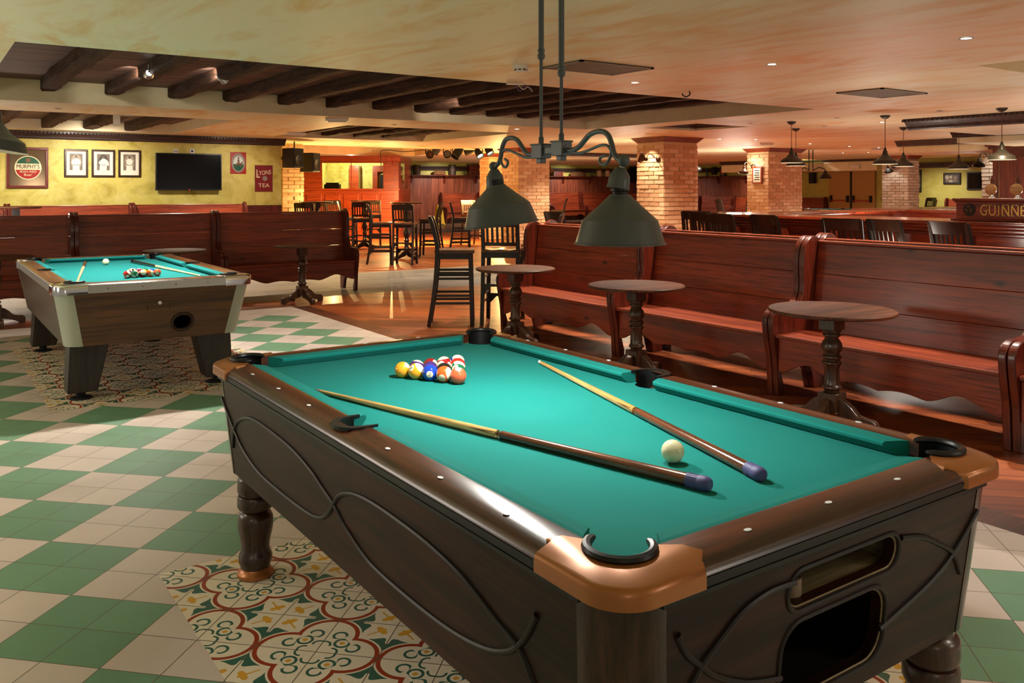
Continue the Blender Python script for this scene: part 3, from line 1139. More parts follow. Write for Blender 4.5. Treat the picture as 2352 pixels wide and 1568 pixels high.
tag(MB().sphere(BR, 36, 20).build('cue_ball', M['cream_ball'], loc=(1.541, 1.525, FT + BR)), 'ivory white cue ball lying between two cues on the green table', 'ball')
tag(MB().sphere(BR, 36, 20).build('cue_ball', M['cream_ball'], loc=(1.394, 8.342, FT + BR)), 'ivory white cue ball at the far end of the teal table', 'ball')


# ------------------------------------------------------------------ cues
def cue(tip, butt, label, ms, mb_, bump_m, tipm, style=0, rt=.0062, rb=.0150, bl=.47):
    t, b = Vector((tip[0], tip[1], FT + rt + .001)), Vector((butt[0], butt[1], FT + rb + .001))
    L = (b - t).length
    root = thing('pool_cue', label, 'cue', t)
    d = (b - t).normalized()
    root.rotation_euler = d.to_track_quat('Y', 'Z').to_euler()
    f = lambda y: rt + (rb - rt) * (y / L) ** .9
    Mx = RX(-90)
    j = L * (1 - bl)
    MB().lathe([(f(y), y) for y in [.02, L * .15, L * .3, j, j + .04]], 20, Mx).build('shaft', ms, root)
    mb = MB()
    mb.lathe([(f(y) * 1.012, y) for y in [j + .055, j + .2, L - .2, L - .055]], 20, Mx)
    if style == 0:    # spliced points running up into the shaft
        for a in (20, 110, 200, 290):
            n, vs, fs = 8, [], []
            for i in range(n + 1):
                y = j - .07 + (.14) * i / n
                w = R(24) * i / n
                for q in (-1, 1):
                    vs.append((f(y) * 1.02 * math.cos(R(a) + q * w), -f(y) * 1.02 * math.sin(R(a) + q * w) * -1, y))
            vs = [(x, y2, z) for x, z, y2 in [(v[0], v[1], v[2]) for v in vs]]
            for i in range(n):
                fs.append((2 * i, 2 * i + 1, 2 * i + 3, 2 * i + 2))
            mb.add(vs, fs, 0, True)
    mb.build('butt', mb_, root)
    MB().lathe([(rt * .8, -.004), (rt, 0), (rt, .02)], 16, Mx).build('ferrule', tipm, root)
    e = MB()
    if style == 0:
        e.lathe([(f(L) * 1.06, L - .058), (f(L) * 1.08, L - .03), (f(L) * 1.16, L - .027), (f(L) * 1.16, L - .012), (f(L) * 1.05, L - .004), (f(L) * .8, L)], 24, Mx)
        for k in range(18):
            w = 2 * PI * k / 18
            e.box(-.0012, .0012, L - .056, L - .03, f(L) * 1.06, f(L) * 1.11, 0, RY(math.degrees(w)))
    else:
        e.lathe([(f(L) * 1.02, L - .02), (f(L) * .95, L - .004), (f(L) * .7, L)], 20, Mx)
    e.build('bumper', bump_m, root)
    return root


cue((1.098, 2.721), (1.461, 1.329), 'pool cue with violet end lying along the left of the green table', M['cue_light'], M['cue_dark'], M['bumper'], M['tip_grey'])
cue((1.989, 2.683), (1.608, 1.304), 'pool cue with white tip and violet end on the right of the green table', M['cue_light'], M['cue_dark'], M['bumper'], M['ferrule'])
cue((.945, 6.79), (1.258, 8.535), 'short looking cue with brown butt at left of the teal table', M['cue_pale'], M['cue_dark'], M['cue_black'], M['ferrule'], 1, bl=.3)
cue((1.809, 6.829), (1.63, 8.45), 'pool cue with glossy black butt lying beside the racked balls on the teal table', M['cue_pale'], M['cue_black'], M['cue_black'], M['ferrule'], 1, bl=.42)
# rolled strap left in the ball tray
mb = MB()
sp = [(.0 + (.016 + .0022 * i / 6) * math.cos(i * .5), (.016 + .0022 * i / 6) * math.sin(i * .5)) for i in range(30)]
sp += [(sp[-1][0] + .01, sp[-1][1] - .012), (sp[-1][0] + .03, sp[-1][1] - .014)]
vs = [(x, y, 0) for x, y in sp] + [(x, y, .036) for x, y in sp] + [(x * .9, y * .9, 0) for x, y in sp] + [(x * .9, y * .9, .036) for x, y in sp]
n = len(sp)
mb.add(vs, [(i, i + 1, n + i + 1, n + i) for i in range(n - 1)] + [(2 * n + i, 2 * n + i + 1, 3 * n + i + 1, 3 * n + i) for i in range(n - 1)] + [(n + i, n + i + 1, 3 * n + i + 1, 3 * n + i) for i in range(n - 1)], 0, True)
o = mb.build('rolled_strap', plain('beige_webbing', lin(132, 112, 92), .8), loc=(1.541 - .105, 2.175 - 1.075, .641))
tag(o, 'rolled up beige strap left in the upper opening of the green table', 'strap')
# ------------------------------------------------------------------ pew benches
def end_profile(h):
    k = h / 1.12
    front = [(.060, 0), (.125, 0), (.130, .06), (.10, .16), (.13, .24), (.24, .30), (.36, .24), (.44, .12), (.47, .0), (.575, 0)]
    back = [(.585, .3 * k), (.59, .8 * k), (.585, .98 * k)]
    top = [(.575, 1.04 * k), (.545, 1.09 * k), (.50, 1.118 * k), (.45, 1.12 * k), (.405, 1.095 * k), (.37, 1.05 * k), (.352, .98 * k)]
    fr = [(.345, .90 * k), (.352, .80 * k), (.345, .72 * k), (.315, .655 * k), (.26, .618), (.19, .610), (.12, .612), (.06, .600), (.015, .565), (.0, .52), (.005, .46), (.022, .36), (.045, .25), (.055, .12)]
    sm = [(p.x, p.y) for p in smooth_path([(a, b, 0) for a, b in back[1:] + top + fr], 3)]
    return front + [back[0]] + sm


def make_bench(name, L, h, label, loc, rz, group):
    root = thing(name, label, 'bench', loc, rz, group)
    prof = end_profile(h)
    for x in (0, L - .045):
        e = MB().prism(prof, x, x + .045, YZ()).build('end_panel', M['bench_end'], root, .008, 3)
        cx = -.012 if x == 0 else L
        sc = [(a + (.30 - a) * .10, b + (.5 - b) * .03 + .01) for a, b in prof]
    k = h / 1.12
    # backrest of three boards, leaning back
    y0, y1, z0, z1 = .44, .515, .40, 1.065 * k
    mb = MB()
    for i in range(3):
        a, b = i / 3 + .002, (i + 1) / 3 - .002
        p = [(y0 + (y1 - y0) * a, z0 + (z1 - z0) * a), (y0 + (y1 - y0) * b, z0 + (z1 - z0) * b)]
        mb.prism([p[0], p[1], (p[1][0] + .024, p[1][1]), (p[0][0] + .024, p[0][1])], .046, L - .046, YZ())
    br = mb.build('backrest', M['bench'], root, .002, 1)
    MB().box(.046, L - .046, y1 - .008, y1 + .042, z1, z1 + .022).build('top_rail', M['bench'], root, .006, 2)
    MB().box(.046, L - .046, .03, .47, .405, .432).build('seat', M['bench'], root, .008, 3)
    # scalloped skirt
    n = 48
    pts = [(.046, .404), (.046, .17)]
    for i in range(1, n):
        t = i / n
        x = .046 + (L - .092) * t
        e = min(t, 1 - t)
        z = .17
        if e > .03: z = .17 + .085 * math.sin(min((e - .03) / .16, 1) * PI * .5) - .075 * (0.5 - .5 * math.cos(max(0, (e - .14)) / .16 * PI) if e < .30 else 1) + (.02 * math.sin((e - .3) / .2 * PI) if e > .30 else 0)
        pts.append((x, z))
    pts += [(L - .046, .17), (L - .046, .404)]
    MB().prism(pts, .062, .086, XZ()).build('skirt', M['bench'], root, .003, 1)
    MB().box(.046, L - .046, .36, .385, .22, .404).build('rear_brace', M['bench_end'], root)
    return root


G1 = 'red pew benches along the right of the green table'
G2 = 'red pew benches behind the teal table'
G3 = 'red pew benches against the yellow wall'
G4 = 'red pew benches back to back behind the right row'
ys = [7.37, 5.60, 3.94, 2.33, .62]
lab = ['red pew bench farthest along the right side, next to the bar stools', 'red pew bench behind the hanging lamps, second along the right side', 'red pew bench right of the cue ball with a round table at its left end', 'red pew bench at the right edge beyond the copper corner']
for i in range(4):
    make_bench('pew_bench', ys[i] - ys[i + 1] - .006, 1.105, lab[i], (4.905, ys[i], 0), -90, G1)
for i in range(3):
    make_bench('pew_bench', ys[i] - ys[i + 1] - .006, 1.115, ['red pew bench turned to the bar behind the farthest right bench', 'red pew bench turned to the bar behind the hanging lamps', 'red pew bench turned to the bar behind the bench right of the cue ball'][i], (6.12, ys[i + 1] + .06, 0), 90, G4)
xs = [5.19, 3.30, 1.60, -.12]
lab = ['red pew bench with its open end by the wooden floor, behind the slim round table', 'red pew bench behind the far right corner of the teal table', 'red pew bench at the left edge behind the teal table']
for i in range(3):
    make_bench('pew_bench', xs[i] - xs[i + 1] - .006, 1.16, lab[i], (xs[i + 1], 11.27, 0), 0, G2)
xs = [5.2, 3.17, 1.25, -.7]
lab = ['red pew bench against the yellow wall under the black television', 'red pew bench against the yellow wall under the three portraits', 'red pew bench against the yellow wall at the far left']
for i in range(3):
    make_bench('pew_bench', xs[i] - xs[i + 1] - .006, 1.20, lab[i], (xs[i + 1], 15.95, 0), 0, G3)


# ------------------------------------------------------------------ round tables
def make_round(name, label, loc, r, h, group):
    root = thing(name, label, 'table', loc, 0, group)
    MB().lathe([(r * .96, h - .024), (r, h - .016), (r, h - .006), (r * .985, h)], 56).build('tabletop', M['table_top'], root)
    s = h / .71
    mb = MB()
    mb.box(-.055, .055, -.055, .055, .585 * s, .688 * s)
    mb.lathe([(.043, .21), (.045, .225), (.058, .235), (.06, .245), (.05, .255), (.046, .262), (.046, .365 * s), (.05, .372 * s), (.058, .38 * s), (.06, .39 * s), (.05, .40 * s), (.046, .405 * s), (.056, .415 * s), (.06, .425 * s), (.046, .437 * s), (.042, .442 * s),
              (.05, .452 * s), (.062, .47 * s), (.064, .487 * s), (.056, .51 * s), (.042, .53 * s), (.038, .54 * s), (.05, .548 * s), (.055, .556 * s), (.044, .566 * s), (.058, .575 * s), (.058, .586 * s)], 24)
    mb.box(-.06, .06, -.06, .06, .10, .21)
    mb.build('column', M['table_dark'], root, .003, 1)
    for k in range(4):
        p = [(.05, .075), (.05, .17), (.085, .172), (.13, .14), (.17, .10), (.21, .088), (.262, .082), (.285, .06), (.288, .03), (.282, 0), (.235, 0), (.225, .012), (.18, .035), (.12, .055)]
        q = [(v.x, v.y) for v in smooth_path([(a, b, 0) for a, b in p], 3, True)]
        MB().prism(q, -.024, .024, XZ()).build('foot', M['table_dark'], root, .005, 2, rot=(0, 0, R(90 * k + 8)))
    MB().lathe([(.12, h - .035), (.15, h - .024)], 24).build('top_mount', M['table_dark'], root)
    return root


G = 'small round pub tables'
make_round('round_table', 'small round dark wooden table between the cues and the bench right of the cue ball', (4.60, 3.21, 0), .375, .716, G)
make_round('round_table', 'small round dark wooden table under the right hanging lamp shade', (4.56, 4.90, 0), .37, .712, G)
make_round('round_table', 'small round dark wooden table beside the tall bar stools under the left lamp shade', (4.60, 6.58, 0), .37, .712, G)
make_round('round_table', 'small round dark wooden table cut off at the right edge above the copper corner', (4.55, 1.66, 0), .37, .716, G)
make_round('round_table', 'slim round dark table standing alone before the open ended bench', (4.06, 10.55, 0), .35, .73, G)
make_round('round_table', 'round dark table half hidden behind the far right corner of the teal table', (2.52, 10.62, 0), .36, .725, G)
make_round('round_table', 'round dark table at the left edge behind the teal table', (.70, 10.66, 0), .37, .725, G)


def make_high(label, loc, r=.34, h=1.17):
    root = thing('high_table', label, 'table', loc, 0, 'tall round pub tables')
    MB().lathe([(r * .95, h - .03), (r, h - .018), (r, h - .006), (r * .985, h)], 40).build('tabletop', M['table_top'], root)
    mb = MB().box(-.055, .055, -.055, .055, h - .14, h - .02)
    mb.lathe([(.05, .2), (.06, .23), (.045, .26), (.045, .36), (.06, .39), (.04, .43), (.065, .50), (.07, .56), (.04, .64), (.035, .68), (.05, .72), (.05, .9), (.06, .94), (.045, .97), (.055, h - .14)], 20)
    mb.box(-.06, .06, -.06, .06, .09, .2)
    mb.build('column', M['stool'], root)
    for k in range(4):
        p = [(.05, .07), (.05, .18), (.10, .17), (.2, .10), (.30, .075), (.33, .03), (.32, 0), (.26, 0), (.2, .03), (.12, .05)]
        MB().prism(p, -.026, .026, XZ()).build('foot', M['stool'], root, rot=(0, 0, R(90 * k + 12)))
    return root


def floor_at(u, D):
    p = at_d(u, V_HOR, D)
    return (p.x, p.y, 0)


make_high('tall round table with a bright top nearest the stage lights', floor_at(934, 17.7))
make_high('tall round table in front of the red booth windows', floor_at(838, 20.7))
make_high('tall round table beside the orange lit brick pier', floor_at(728, 18.6))
make_high('tall dark table showing over the benches at the left edge', floor_at(36, 13.4), .36)


# ------------------------------------------------------------------ tall bar stools
def make_stool(label, loc, rz, group):
    root = thing('bar_stool', label, 'bar stool', loc, rz, group)
    W, Z = .20, .79
    # saddle seat
    n, vs, fs = 9, [], []
    for i in range(n):
        for j in range(n):
            x, y = -.215 + .43 * i / (n - 1), -.225 + .42 * j / (n - 1)
            dip = .012 * (math.exp(-((abs(x) - .09) / .07) ** 2)) * (1 if y > -.15 else .3)
            vs.append((x * (1 - .06 * j / (n - 1)), y, Z + .012 - dip))
    m = len(vs)
    vs += [(a, b, Z - .022) for a, b, c in vs]
    for i in range(n - 1):
        for j in range(n - 1):
            q = i * n + j
            fs += [(q, q + n, q + n + 1, q + 1), (m + q, m + q + 1, m + q + n + 1, m + q + n)]
    ed = [i * n for i in range(n)] + [(n - 1) * n + j for j in range(1, n)] + [i * n + n - 1 for i in range(n - 2, -1, -1)] + [j for j in range(n - 2, 0, -1)]
    for i in range(len(ed)):
        a, b = ed[i], ed[(i + 1) % len(ed)]
        fs.append((a, b, m + b, m + a))
    MB().add(vs, fs, 0, True).build('seat', M['stool_seat'], root, sharp=40)
    MB().box(-.19, .19, -.195, -.175, Z - .085, Z - .022).box(-.185, .185, .15, .17, Z - .085, Z - .022).box(-.195, -.175, -.19, .17, Z - .085, Z - .022).box(.175, .195, -.19, .17, Z - .085, Z - .022).build('seat_frame', M['stool'], root)
    for s in (-1, 1):
        MB().frustum((s * .195 - .021, s * .195 + .021, -.225, -.180), 0, (s * .185 - .022, s * .185 + .022, -.205, -.160), Z - .022).build('leg', M['stool'], root, .004, 1)
        bp = [(.275, 0), (.235, .25), (.205, .5), (.188, .79), (.200, .90), (.235, 1.05), (.262, 1.145), (.225, 1.148), (.192, 1.05), (.158, .90), (.146, .79), (.163, .5), (.195, .25), (.235, 0)]
        bp = [(v.x, v.y) for v in smooth_path([(a, b, 0) for a, b in bp[:7]], 3)] + [(v.x, v.y) for v in smooth_path([(a, b, 0) for a, b in bp[7:]], 3)]
        x = s * .188
        MB().prism(bp, x - .02, x + .02, YZ()).build('rear_leg', M['stool'], root, .004, 1)
    # curved top rail and lower back rail
    def curved(z0, z1, y0, y1, t, sag, name, mm):
        k, vv, ff = 9, [], []
        for i in range(k):
            u = -1 + 2 * i / (k - 1)
            x = u * .185
            dy = sag * (1 - u * u)
            vv += [(x, y0 + dy - t, z0), (x, y0 + dy, z0), (x, y1 + dy, z1), (x, y1 + dy - t, z1)]
        for i in range(k - 1):
            a = 4 * i
            for e in range(4):
                f2 = (e + 1) % 4
                ff.append((a + e, a + f2, a + 4 + f2, a + 4 + e))
        ff += [(0, 1, 2, 3), (4 * k - 4, 4 * k - 1, 4 * k - 2, 4 * k - 3)]
        MB().add(vv, ff, 0, True).build(name, mm, root)
    curved(1.04, 1.155, .225, .262, .024, .022, 'top_rail', M['stool'])
    curved(.835, .875, .182, .190, .022, .018, 'lower_rail', M['stool'])
    for i in range(6):
        u = -1 + 2 * (i + .5) / 6
        x, dy = u * .165, .02 * (1 - u * u)
        MB().prism([(.168 + dy, .87), (.180 + dy, .87), (.218 + dy, 1.045), (.206 + dy, 1.045)], x - .013, x + .013, YZ()).build('slat', M['stool'], root)
    for s in (-1, 1):
        for z in (.24, .32, .50, .56):
            yb = .205 + (.5 - z) * .12
            MB().box(s * .188 - .010, s * .188 + .010, -.19, yb, z - .013, z + .013).build('side_stretcher', M['stool'], root)
    fr = MB()
    fr.box(-.18, .18, -.212, -.182, .25, .285)
    for s in (-1, 1):
        fr.prism([(s * .178, .25), (s * .178, .17), (s * .10, .25)], -.207, -.187, XZ())
    fr.build('foot_rail', M['stool'], root)
    fr = MB()
    fr.box(-.18, .18, .185, .21, .40, .43)
    fr.prism([(.178, .40), (.178, .32), (.10, .40)], .188, .207, XZ())
    fr.prism([(-.178, .40), (-.178, .32), (-.10, .40)], .188, .207, XZ())
    fr.build('rear_stretcher', M['stool'], root)
    return root


def yaw_for(phi):
    fx_, fy_ = SI, CO
    rx, ry = CO, -SI
    dx = fx_ * math.cos(R(phi)) + rx * math.sin(R(phi))
    dy = fy_ * math.cos(R(phi)) + ry * math.sin(R(phi))
    return math.degrees(math.atan2(dx, -dy))


STOOLS = [
    (1042, 9.28, 88, 'dark bar stool seen from the side left of the hanging lamps', 'nearest bar stools'),
    (1155, 9.42, 8, 'dark bar stool with its slatted back to us, behind the left lamp shade', 'nearest bar stools'),
    (1243, 10.15, -85, 'bar stool half hidden behind the end of the farthest right bench', 'nearest bar stools'),
    (930, 16.55, 4, 'bar stool with its back to us at the tall table nearest the stage lights', 'stools by the stage'),
    (874, 16.7, 82, 'bar stool seen from the side, left of the tall table nearest the stage lights', 'stools by the stage'),
    (831, 19.2, -6, 'bar stool with its back to us at the tall table before the booth windows', 'stools by the stage'),
    (706, 18.2, 5, 'bar stool back showing over the open ended bench, by the brick pier', 'stools by the stage'),
    (743, 20.4, 20, 'bar stool behind the tall table beside the orange lit brick pier', 'stools by the stage'),
    (771, 21.5, 150, 'bar stool with brightly lit slats showing over the open ended bench', 'stools by the stage'),
    (800, 20.2, 80, 'bar stool edge on, between the two tables before the booth', 'stools by the stage'),
    (990, 18.6, -85, 'bar stool facing left, before the yellow folding sign', 'stools by the stage'),
    (1058, 19.4, 85, 'bar stool facing right, with a golden lit back post, near the left lamp shade', 'stools by the stage'),
    (1084, 22.0, 150, 'bar stool with a golden lit top rail beside the left lamp shade', 'stools by the stage'),
    (856, 21.8, 170, 'bar stool facing us behind the tall table before the booth', 'stools by the stage'),
    (1283, 26.0, -85, 'distant stool facing left between the two middle brick pillars', 'distant stools'),
    (1306, 11.2, 60, 'stool whose top peeps over the farthest right bench', 'stools behind the benches'),
    (1346, 12.4, -55, 'stool with a lit brown rail left of the right lamp shade', 'stools behind the benches'),
    (1612, 11.6, 30, 'dark stool right beside the brick pillar behind the right lamp shade', 'stools along the bar'),
    (1641, 10.9, 45, 'dark stool second from the brick pillar at the bar', 'stools along the bar'),
    (1686, 10.3, 58, 'brown backed stool at the left end of the bar', 'stools along the bar'),
    (1789, 9.9, 62, 'narrow looking brown backed stool at the bar under the twin pendants', 'stools along the bar'),
    (1952, 8.75, 40, 'dark curved back stool turned a little, behind the ridge of the bench ends', 'stools along the bar'),
    (2070, 8.4, 66, 'brown backed stool at the bar left of the gold lettered box', 'stools along the bar'),
    (2221, 7.75, 66, 'brown backed stool at the bar below the gold lettered box', 'stools along the bar'),
    (1728, 24.0, 5, 'distant dark chair back beside the far pink brick pillar', 'distant stools'),
    (1668, 24.0, 80, 'distant chair seen from the side left of the far pink brick pillar', 'distant stools'),
    (2046, 28.0, 100, 'distant chair left of the white lit brick pillar', 'distant stools'),
    (2090, 27.5, 10, 'distant chair in front of the white lit brick pillar', 'distant stools'),
    (2126, 28.5, -20, 'distant chair right of the white lit brick pillar', 'distant stools'),
]
s0 = None
for u, D, phi, lb, gr in STOOLS:
    if s0 is None:
        s0 = make_stool(lb, floor_at(u, D), yaw_for(phi), gr)
    else:
        dup(s0, floor_at(u, D), yaw_for(phi), lb, gr)
# ------------------------------------------------------------------ the room
H = 2.45
fl = MB()
def quad(x0, x1, y0, y1, z, mi): fl.add([(x0, y0, z), (x1, y0, z), (x1, y1, z), (x0, y1, z)], [(0, 1, 2, 3)], mi)
XE, YE = 3.81, 10.25
quad(-5, XE, -3, YE, 0, 0)
quad(XE, XE + .2, -3, YE + .2, 0, 3)
quad(-5, XE, YE, YE + .2, 0, 3)
quad(XE + .2, 30, -3, YE + .2, 0, 2)
quad(-5, 30, YE + .2, 10.95, 0, 2)
quad(-5, 8.6, 10.95, 13.7, 0, 4)
quad(8.6, 30, 10.95, 13.7, 0, 2)
quad(-5, 30, 13.7, 30, 0, 2)
quad(.752, 2.465, .77, 3.419, .0015, 1)
quad(.725, 2.435, 6.305, 8.96, .0015, 1)
structure(fl.build('floor', [M['tiles'], M['pattern'], M['planks'], M['planks_dark'], M['stone']]), 'green and white tiled floor running into red planks')
structure(MB().box(9, 27.6, 24.6, 28.8, .0, .13).build('trim_1', M['oak_dark']), 'low dark planked step along the far wall')

# ceiling with recesses: x0, x1, y0, y1, height of recess
REC = [(.56, 9.33, 6.75, 11.25, 2.70), (-4, 3.85, 12.68, 16.45, 2.62), (5.63, 8.9, 12.67, 16.2, 2.64), (6.7, 12.7, 19.0, 23.6, 2.72), (9.9, 11.1, 9.27, 10.45, 2.62), (7.1, 8.8, .6, 3.6, 2.66)]
xsb = sorted({-5, 30} | {r[0] for r in REC} | {r[1] for r in REC})
ysb = sorted({-3, 30} | {r[2] for r in REC} | {r[3] for r in REC})
ce = MB()
for i in range(len(xsb) - 1):
    for j in range(len(ysb) - 1):
        cx, cy = (xsb[i] + xsb[i + 1]) / 2, (ysb[j] + ysb[j + 1]) / 2
        if any(r[0] < cx < r[1] and r[2] < cy < r[3] for r in REC): continue
        a, b, c, d = xsb[i], xsb[i + 1], ysb[j], ysb[j + 1]
        ce.add([(a, c, H), (b, c, H), (b, d, H), (a, d, H)], [(3, 2, 1, 0)], 0)
for n, (a, b, c, d, h) in enumerate(REC):
    top = 1 if n < 3 else 2
    ce.add([(a, c, H), (b, c, H), (b, d, H), (a, d, H), (a, c, h), (b, c, h), (b, d, h), (a, d, h)],
           [(0, 1, 5, 4), (1, 2, 6, 5), (2, 3, 7, 6), (3, 0, 4, 7)], 2)
    ce.add([(a, c, h), (b, c, h), (b, d, h), (a, d, h)], [(3, 2, 1, 0)], top)
structure(ce.build('ceiling', [M['ceil'], M['boards'], M['soffit']]), 'mottled cream ceiling with boarded recesses')


def beam(x, y0, y1, zb, zt, w, lab, grp):
    n, vs, fs = 26, [], []
    ph = random.random() * 9
    for i in range(n):
        y = y0 + (y1 - y0) * i / (n - 1)
        jl, jr, jb = (random.uniform(-.010, .010) for _ in range(3))
        bw = .012 * math.sin(y * 2.1 + ph)
        vs += [(x - w / 2 + jl + bw, y, zt), (x - w / 2 + jl + bw, y, zb + .02 + jr * .6), (x - w / 2 + .025 + bw + jb, y, zb + jb * .8), (x + w / 2 - .025 + bw - jl, y, zb + jl * .6), (x + w / 2 + jr + bw, y, zb + .025 + jb), (x + w / 2 + jr + bw, y, zt)]
    for i in range(n - 1):
        for k in range(5):
            a = i * 6 + k
            fs.append((a, a + 1, a + 7, a + 6))
    fs += [(0, 1, 2, 3, 4, 5), tuple(6 * (n - 1) + k for k in range(6))]
    o = MB().add(vs, fs, 0, True).build('ceiling_beam', M['beam'], sharp=50)
    tag(o, lab, 'beam', grp, 'structure')


ORD = ['first', 'second', 'third', 'fourth', 'fifth', 'sixth', 'seventh', 'eighth', 'ninth', 'tenth', 'eleventh', 'twelfth']
for i, x in enumerate([1.26, 1.96, 2.67, 3.37, 4.06, 4.76, 5.46, 6.13, 6.73, 7.38, 7.99, 8.65]):
    beam(x, 6.76, 11.24, 2.572, 2.71, .185, '%s rough dark beam from the left in the big ceiling recess' % ORD[i], 'beams in the big recess')
for i, x in enumerate([.42, 1.12, 1.82, 2.49, 3.15]):
    beam(x, 12.69, 16.44, 2.475, 2.63, .18, '%s rough dark beam from the left in the recess over the yellow wall' % ORD[i], 'beams over the yellow wall')
for i, x in enumerate([6.05, 6.72, 7.4, 8.05]):
    beam(x, 12.68, 16.19, 2.49, 2.65, .18, '%s rough dark beam from the left in the recess before the stage' % ORD[i], 'beams before the stage')

# walls
structure(MB().box(-5, 6.1, 17.0, 17.3, 0, H).build('wall_left', M['wall']), 'yellow green wall with pictures')
structure(MB().box(-5, 6.1, 16.975, 17.0, 0, 1.12).build('trim_2', M['bench_end']), 'dark panelling below the yellow wall')
structure(MB().box(5, 28, 28.8, 29.1, 0, H).build('wall_back', M['wall_far']), 'far yellow green wall above the panelling')
structure(MB().box(27.7, 28.0, 8.5, 28.8, 0, H).build('wall_right', M['wall_far']), 'olive green wall with the double doors')
structure(MB().box(5.8, 6.1, 17.3, 28.8, 0, H).build('wall_side', M['wall_far']), 'side wall behind the booth')


def crown(name, prof, p0, p1, lab, dent=.0):
    """dark moulding: profile (out, z) swept from p0 to p1, out to the right of travel"""
    p0, p1 = Vector(p0), Vector(p1)
    d = (p1 - p0).normalized()
    o = Vector((d.y, -d.x, 0))
    mb = MB()
    n = len(prof)
    vs = [p0 + o * a + Vector((0, 0, z)) for a, z in prof] + [p1 + o * a + Vector((0, 0, z)) for a, z in prof]
    mb.add(vs, [tuple(range(n))[::-1], tuple(range(n, 2 * n))] + [(i, (i + 1) % n, n + (i + 1) % n, n + i) for i in range(n)])
    if dent:
        L = (p1 - p0).length
        k = int(L / dent)
        zs = prof[2][1]
        ang = math.atan2(d.y, d.x)
        Mx = T(p0.x, p0.y, 0) @ Matrix.Rotation(ang, 4, 'Z')
        for i in range(k):
            mb.box(i * dent, i * dent + dent * .55, -prof[3][0] - .022, -prof[3][0] + .01, zs - .042, zs - .012, 0, Mx)
    return structure(mb.build(name, M['cornice']), lab)


def cprof(z1, dz, out):
    return [(0, z1 - dz), (0, z1), (out, z1), (out, z1 - dz * .16), (out * .82, z1 - dz * .2), (out * .66, z1 - dz * .42), (out * .55, z1 - dz * .6), (out * .42, z1 - dz * .66), (out * .36, z1 - dz * .9), (out * .28, z1 - dz)]


crown('trim_3', cprof(2.45, .135, .14), (-5, 17, 0), (6.16, 17, 0), 'dark carved cornice over the yellow wall', .06)
crown('trim_4', cprof(2.31, .17, .14), (6.1, 28.8, 0), (27.7, 28.8, 0), 'dark cornice along the far wall')
crown('trim_5', cprof(2.31, .17, .14), (27.7, 28.8, 0), (27.7, 8.5, 0), 'dark cornice along the olive wall')
crown('trim_6', cprof(2.45, .15, .2), (11.95, 7.03, 0), (11.95, 2.0, 0), 'dark dentilled cornice over the bar', .07)
structure(MB().box(11.96, 14.2, 2.0, 6.9, 2.30, 2.449).build('trim_7', M['soffit']), 'cream bulkhead over the bar')
crown('trim_8', cprof(2.43, .12, .16), (14.5, 7.75, 0), (14.5, 3.0, 0), 'second dark cornice over the bar')
structure(MB().box(14.51, 16.5, 3.0, 7.7, 2.22, 2.449).build('trim_9', M['soffit']), 'deeper cream bulkhead over the bar')
crown('trim_10', cprof(2.45, .12, .14), (17.05, 10.3, 0), (17.05, 6.0, 0), 'dark cornice over the end of the bar')
structure(MB().box(17.06, 18.5, 6.0, 10.28, 2.2, 2.449).build('trim_12', M['soffit']), 'cream bulkhead over the end of the bar')
crown('trim_13', cprof(2.615, .13, .14), (9.92, 10.44, 0), (11.08, 10.44, 0), 'dark cornice in the small ceiling recess')
crown('trim_14', cprof(2.615, .13, .14), (11.09, 10.44, 0), (11.09, 9.28, 0), 'dark cornice return in the small ceiling recess')
crown('trim_15', cprof(2.45, .10, .12), (12.8, 18.6, 0), (19.5, 18.6, 0), 'dark cornice band behind the brick pillars')
structure(MB().box(12.8, 19.5, 18.61, 19.0, 2.28, 2.449).build('trim_16', M['soffit']), 'cream beam behind the brick pillars')


# brick pillars
def pillar(x0, x1, y0, y1, mats, lab, cap=True, bh=.085, bl=.27, z1=None):
    top = z1 or (H - .10 if cap else H)
    mb = MB().box(x0 + .016, x1 - .016, y0 + .016, y1 - .016, 0, top, 1)
    rows = int(top / bh)
    for r in range(rows):
        z = r * bh
        for side in range(4):
            a0, a1 = (x0, x1) if side in (0, 2) else (y0, y1)
            p = a0 - (bl * .5 if r % 2 else 0)
            while p < a1 - .01:
                q = p + bl
                s0_, s1_ = max(p, a0) + .007 + random.uniform(0, .008), min(q, a1) - .007
                p = q
                if s1_ - s0_ < .03: continue
                j = random.uniform(-.004, .010)
                dz0, dz1 = random.uniform(.007, .016), random.uniform(.0, .008)
                lo, hi = z + dz0, z + bh - dz1
                if side == 0: mb.frustum((s0_, s1_, y0 - j, y0 + .03), lo, (s0_, s1_, y0 - j + .004, y0 + .03), hi)
                elif side == 2: mb.box(s0_, s1_, y1 - .03, y1 + j, lo, hi)
                elif side == 1: mb.box(x1 - .03, x1 + j, s0_, s1_, lo, hi)
                else: mb.frustum((x0 - j, x0 + .03, s0_, s1_), lo, (x0 - j + .004, x0 + .03, s0_, s1_), hi)
    o = mb.build('pillar', mats)
    if cap:
        c = MB()
        for k, e in ((0, .005), (1, .03), (2, .055), (3, .075)):
            c.box(x0 - e, x1 + e, y0 - e, y1 + e, top + k * .025, top + (k + 1) * .025)
        c.build('pillar_capital', M['mahogany'], o)
    tag(o, lab, 'pillar', 'brick pillars', 'structure')
    return o


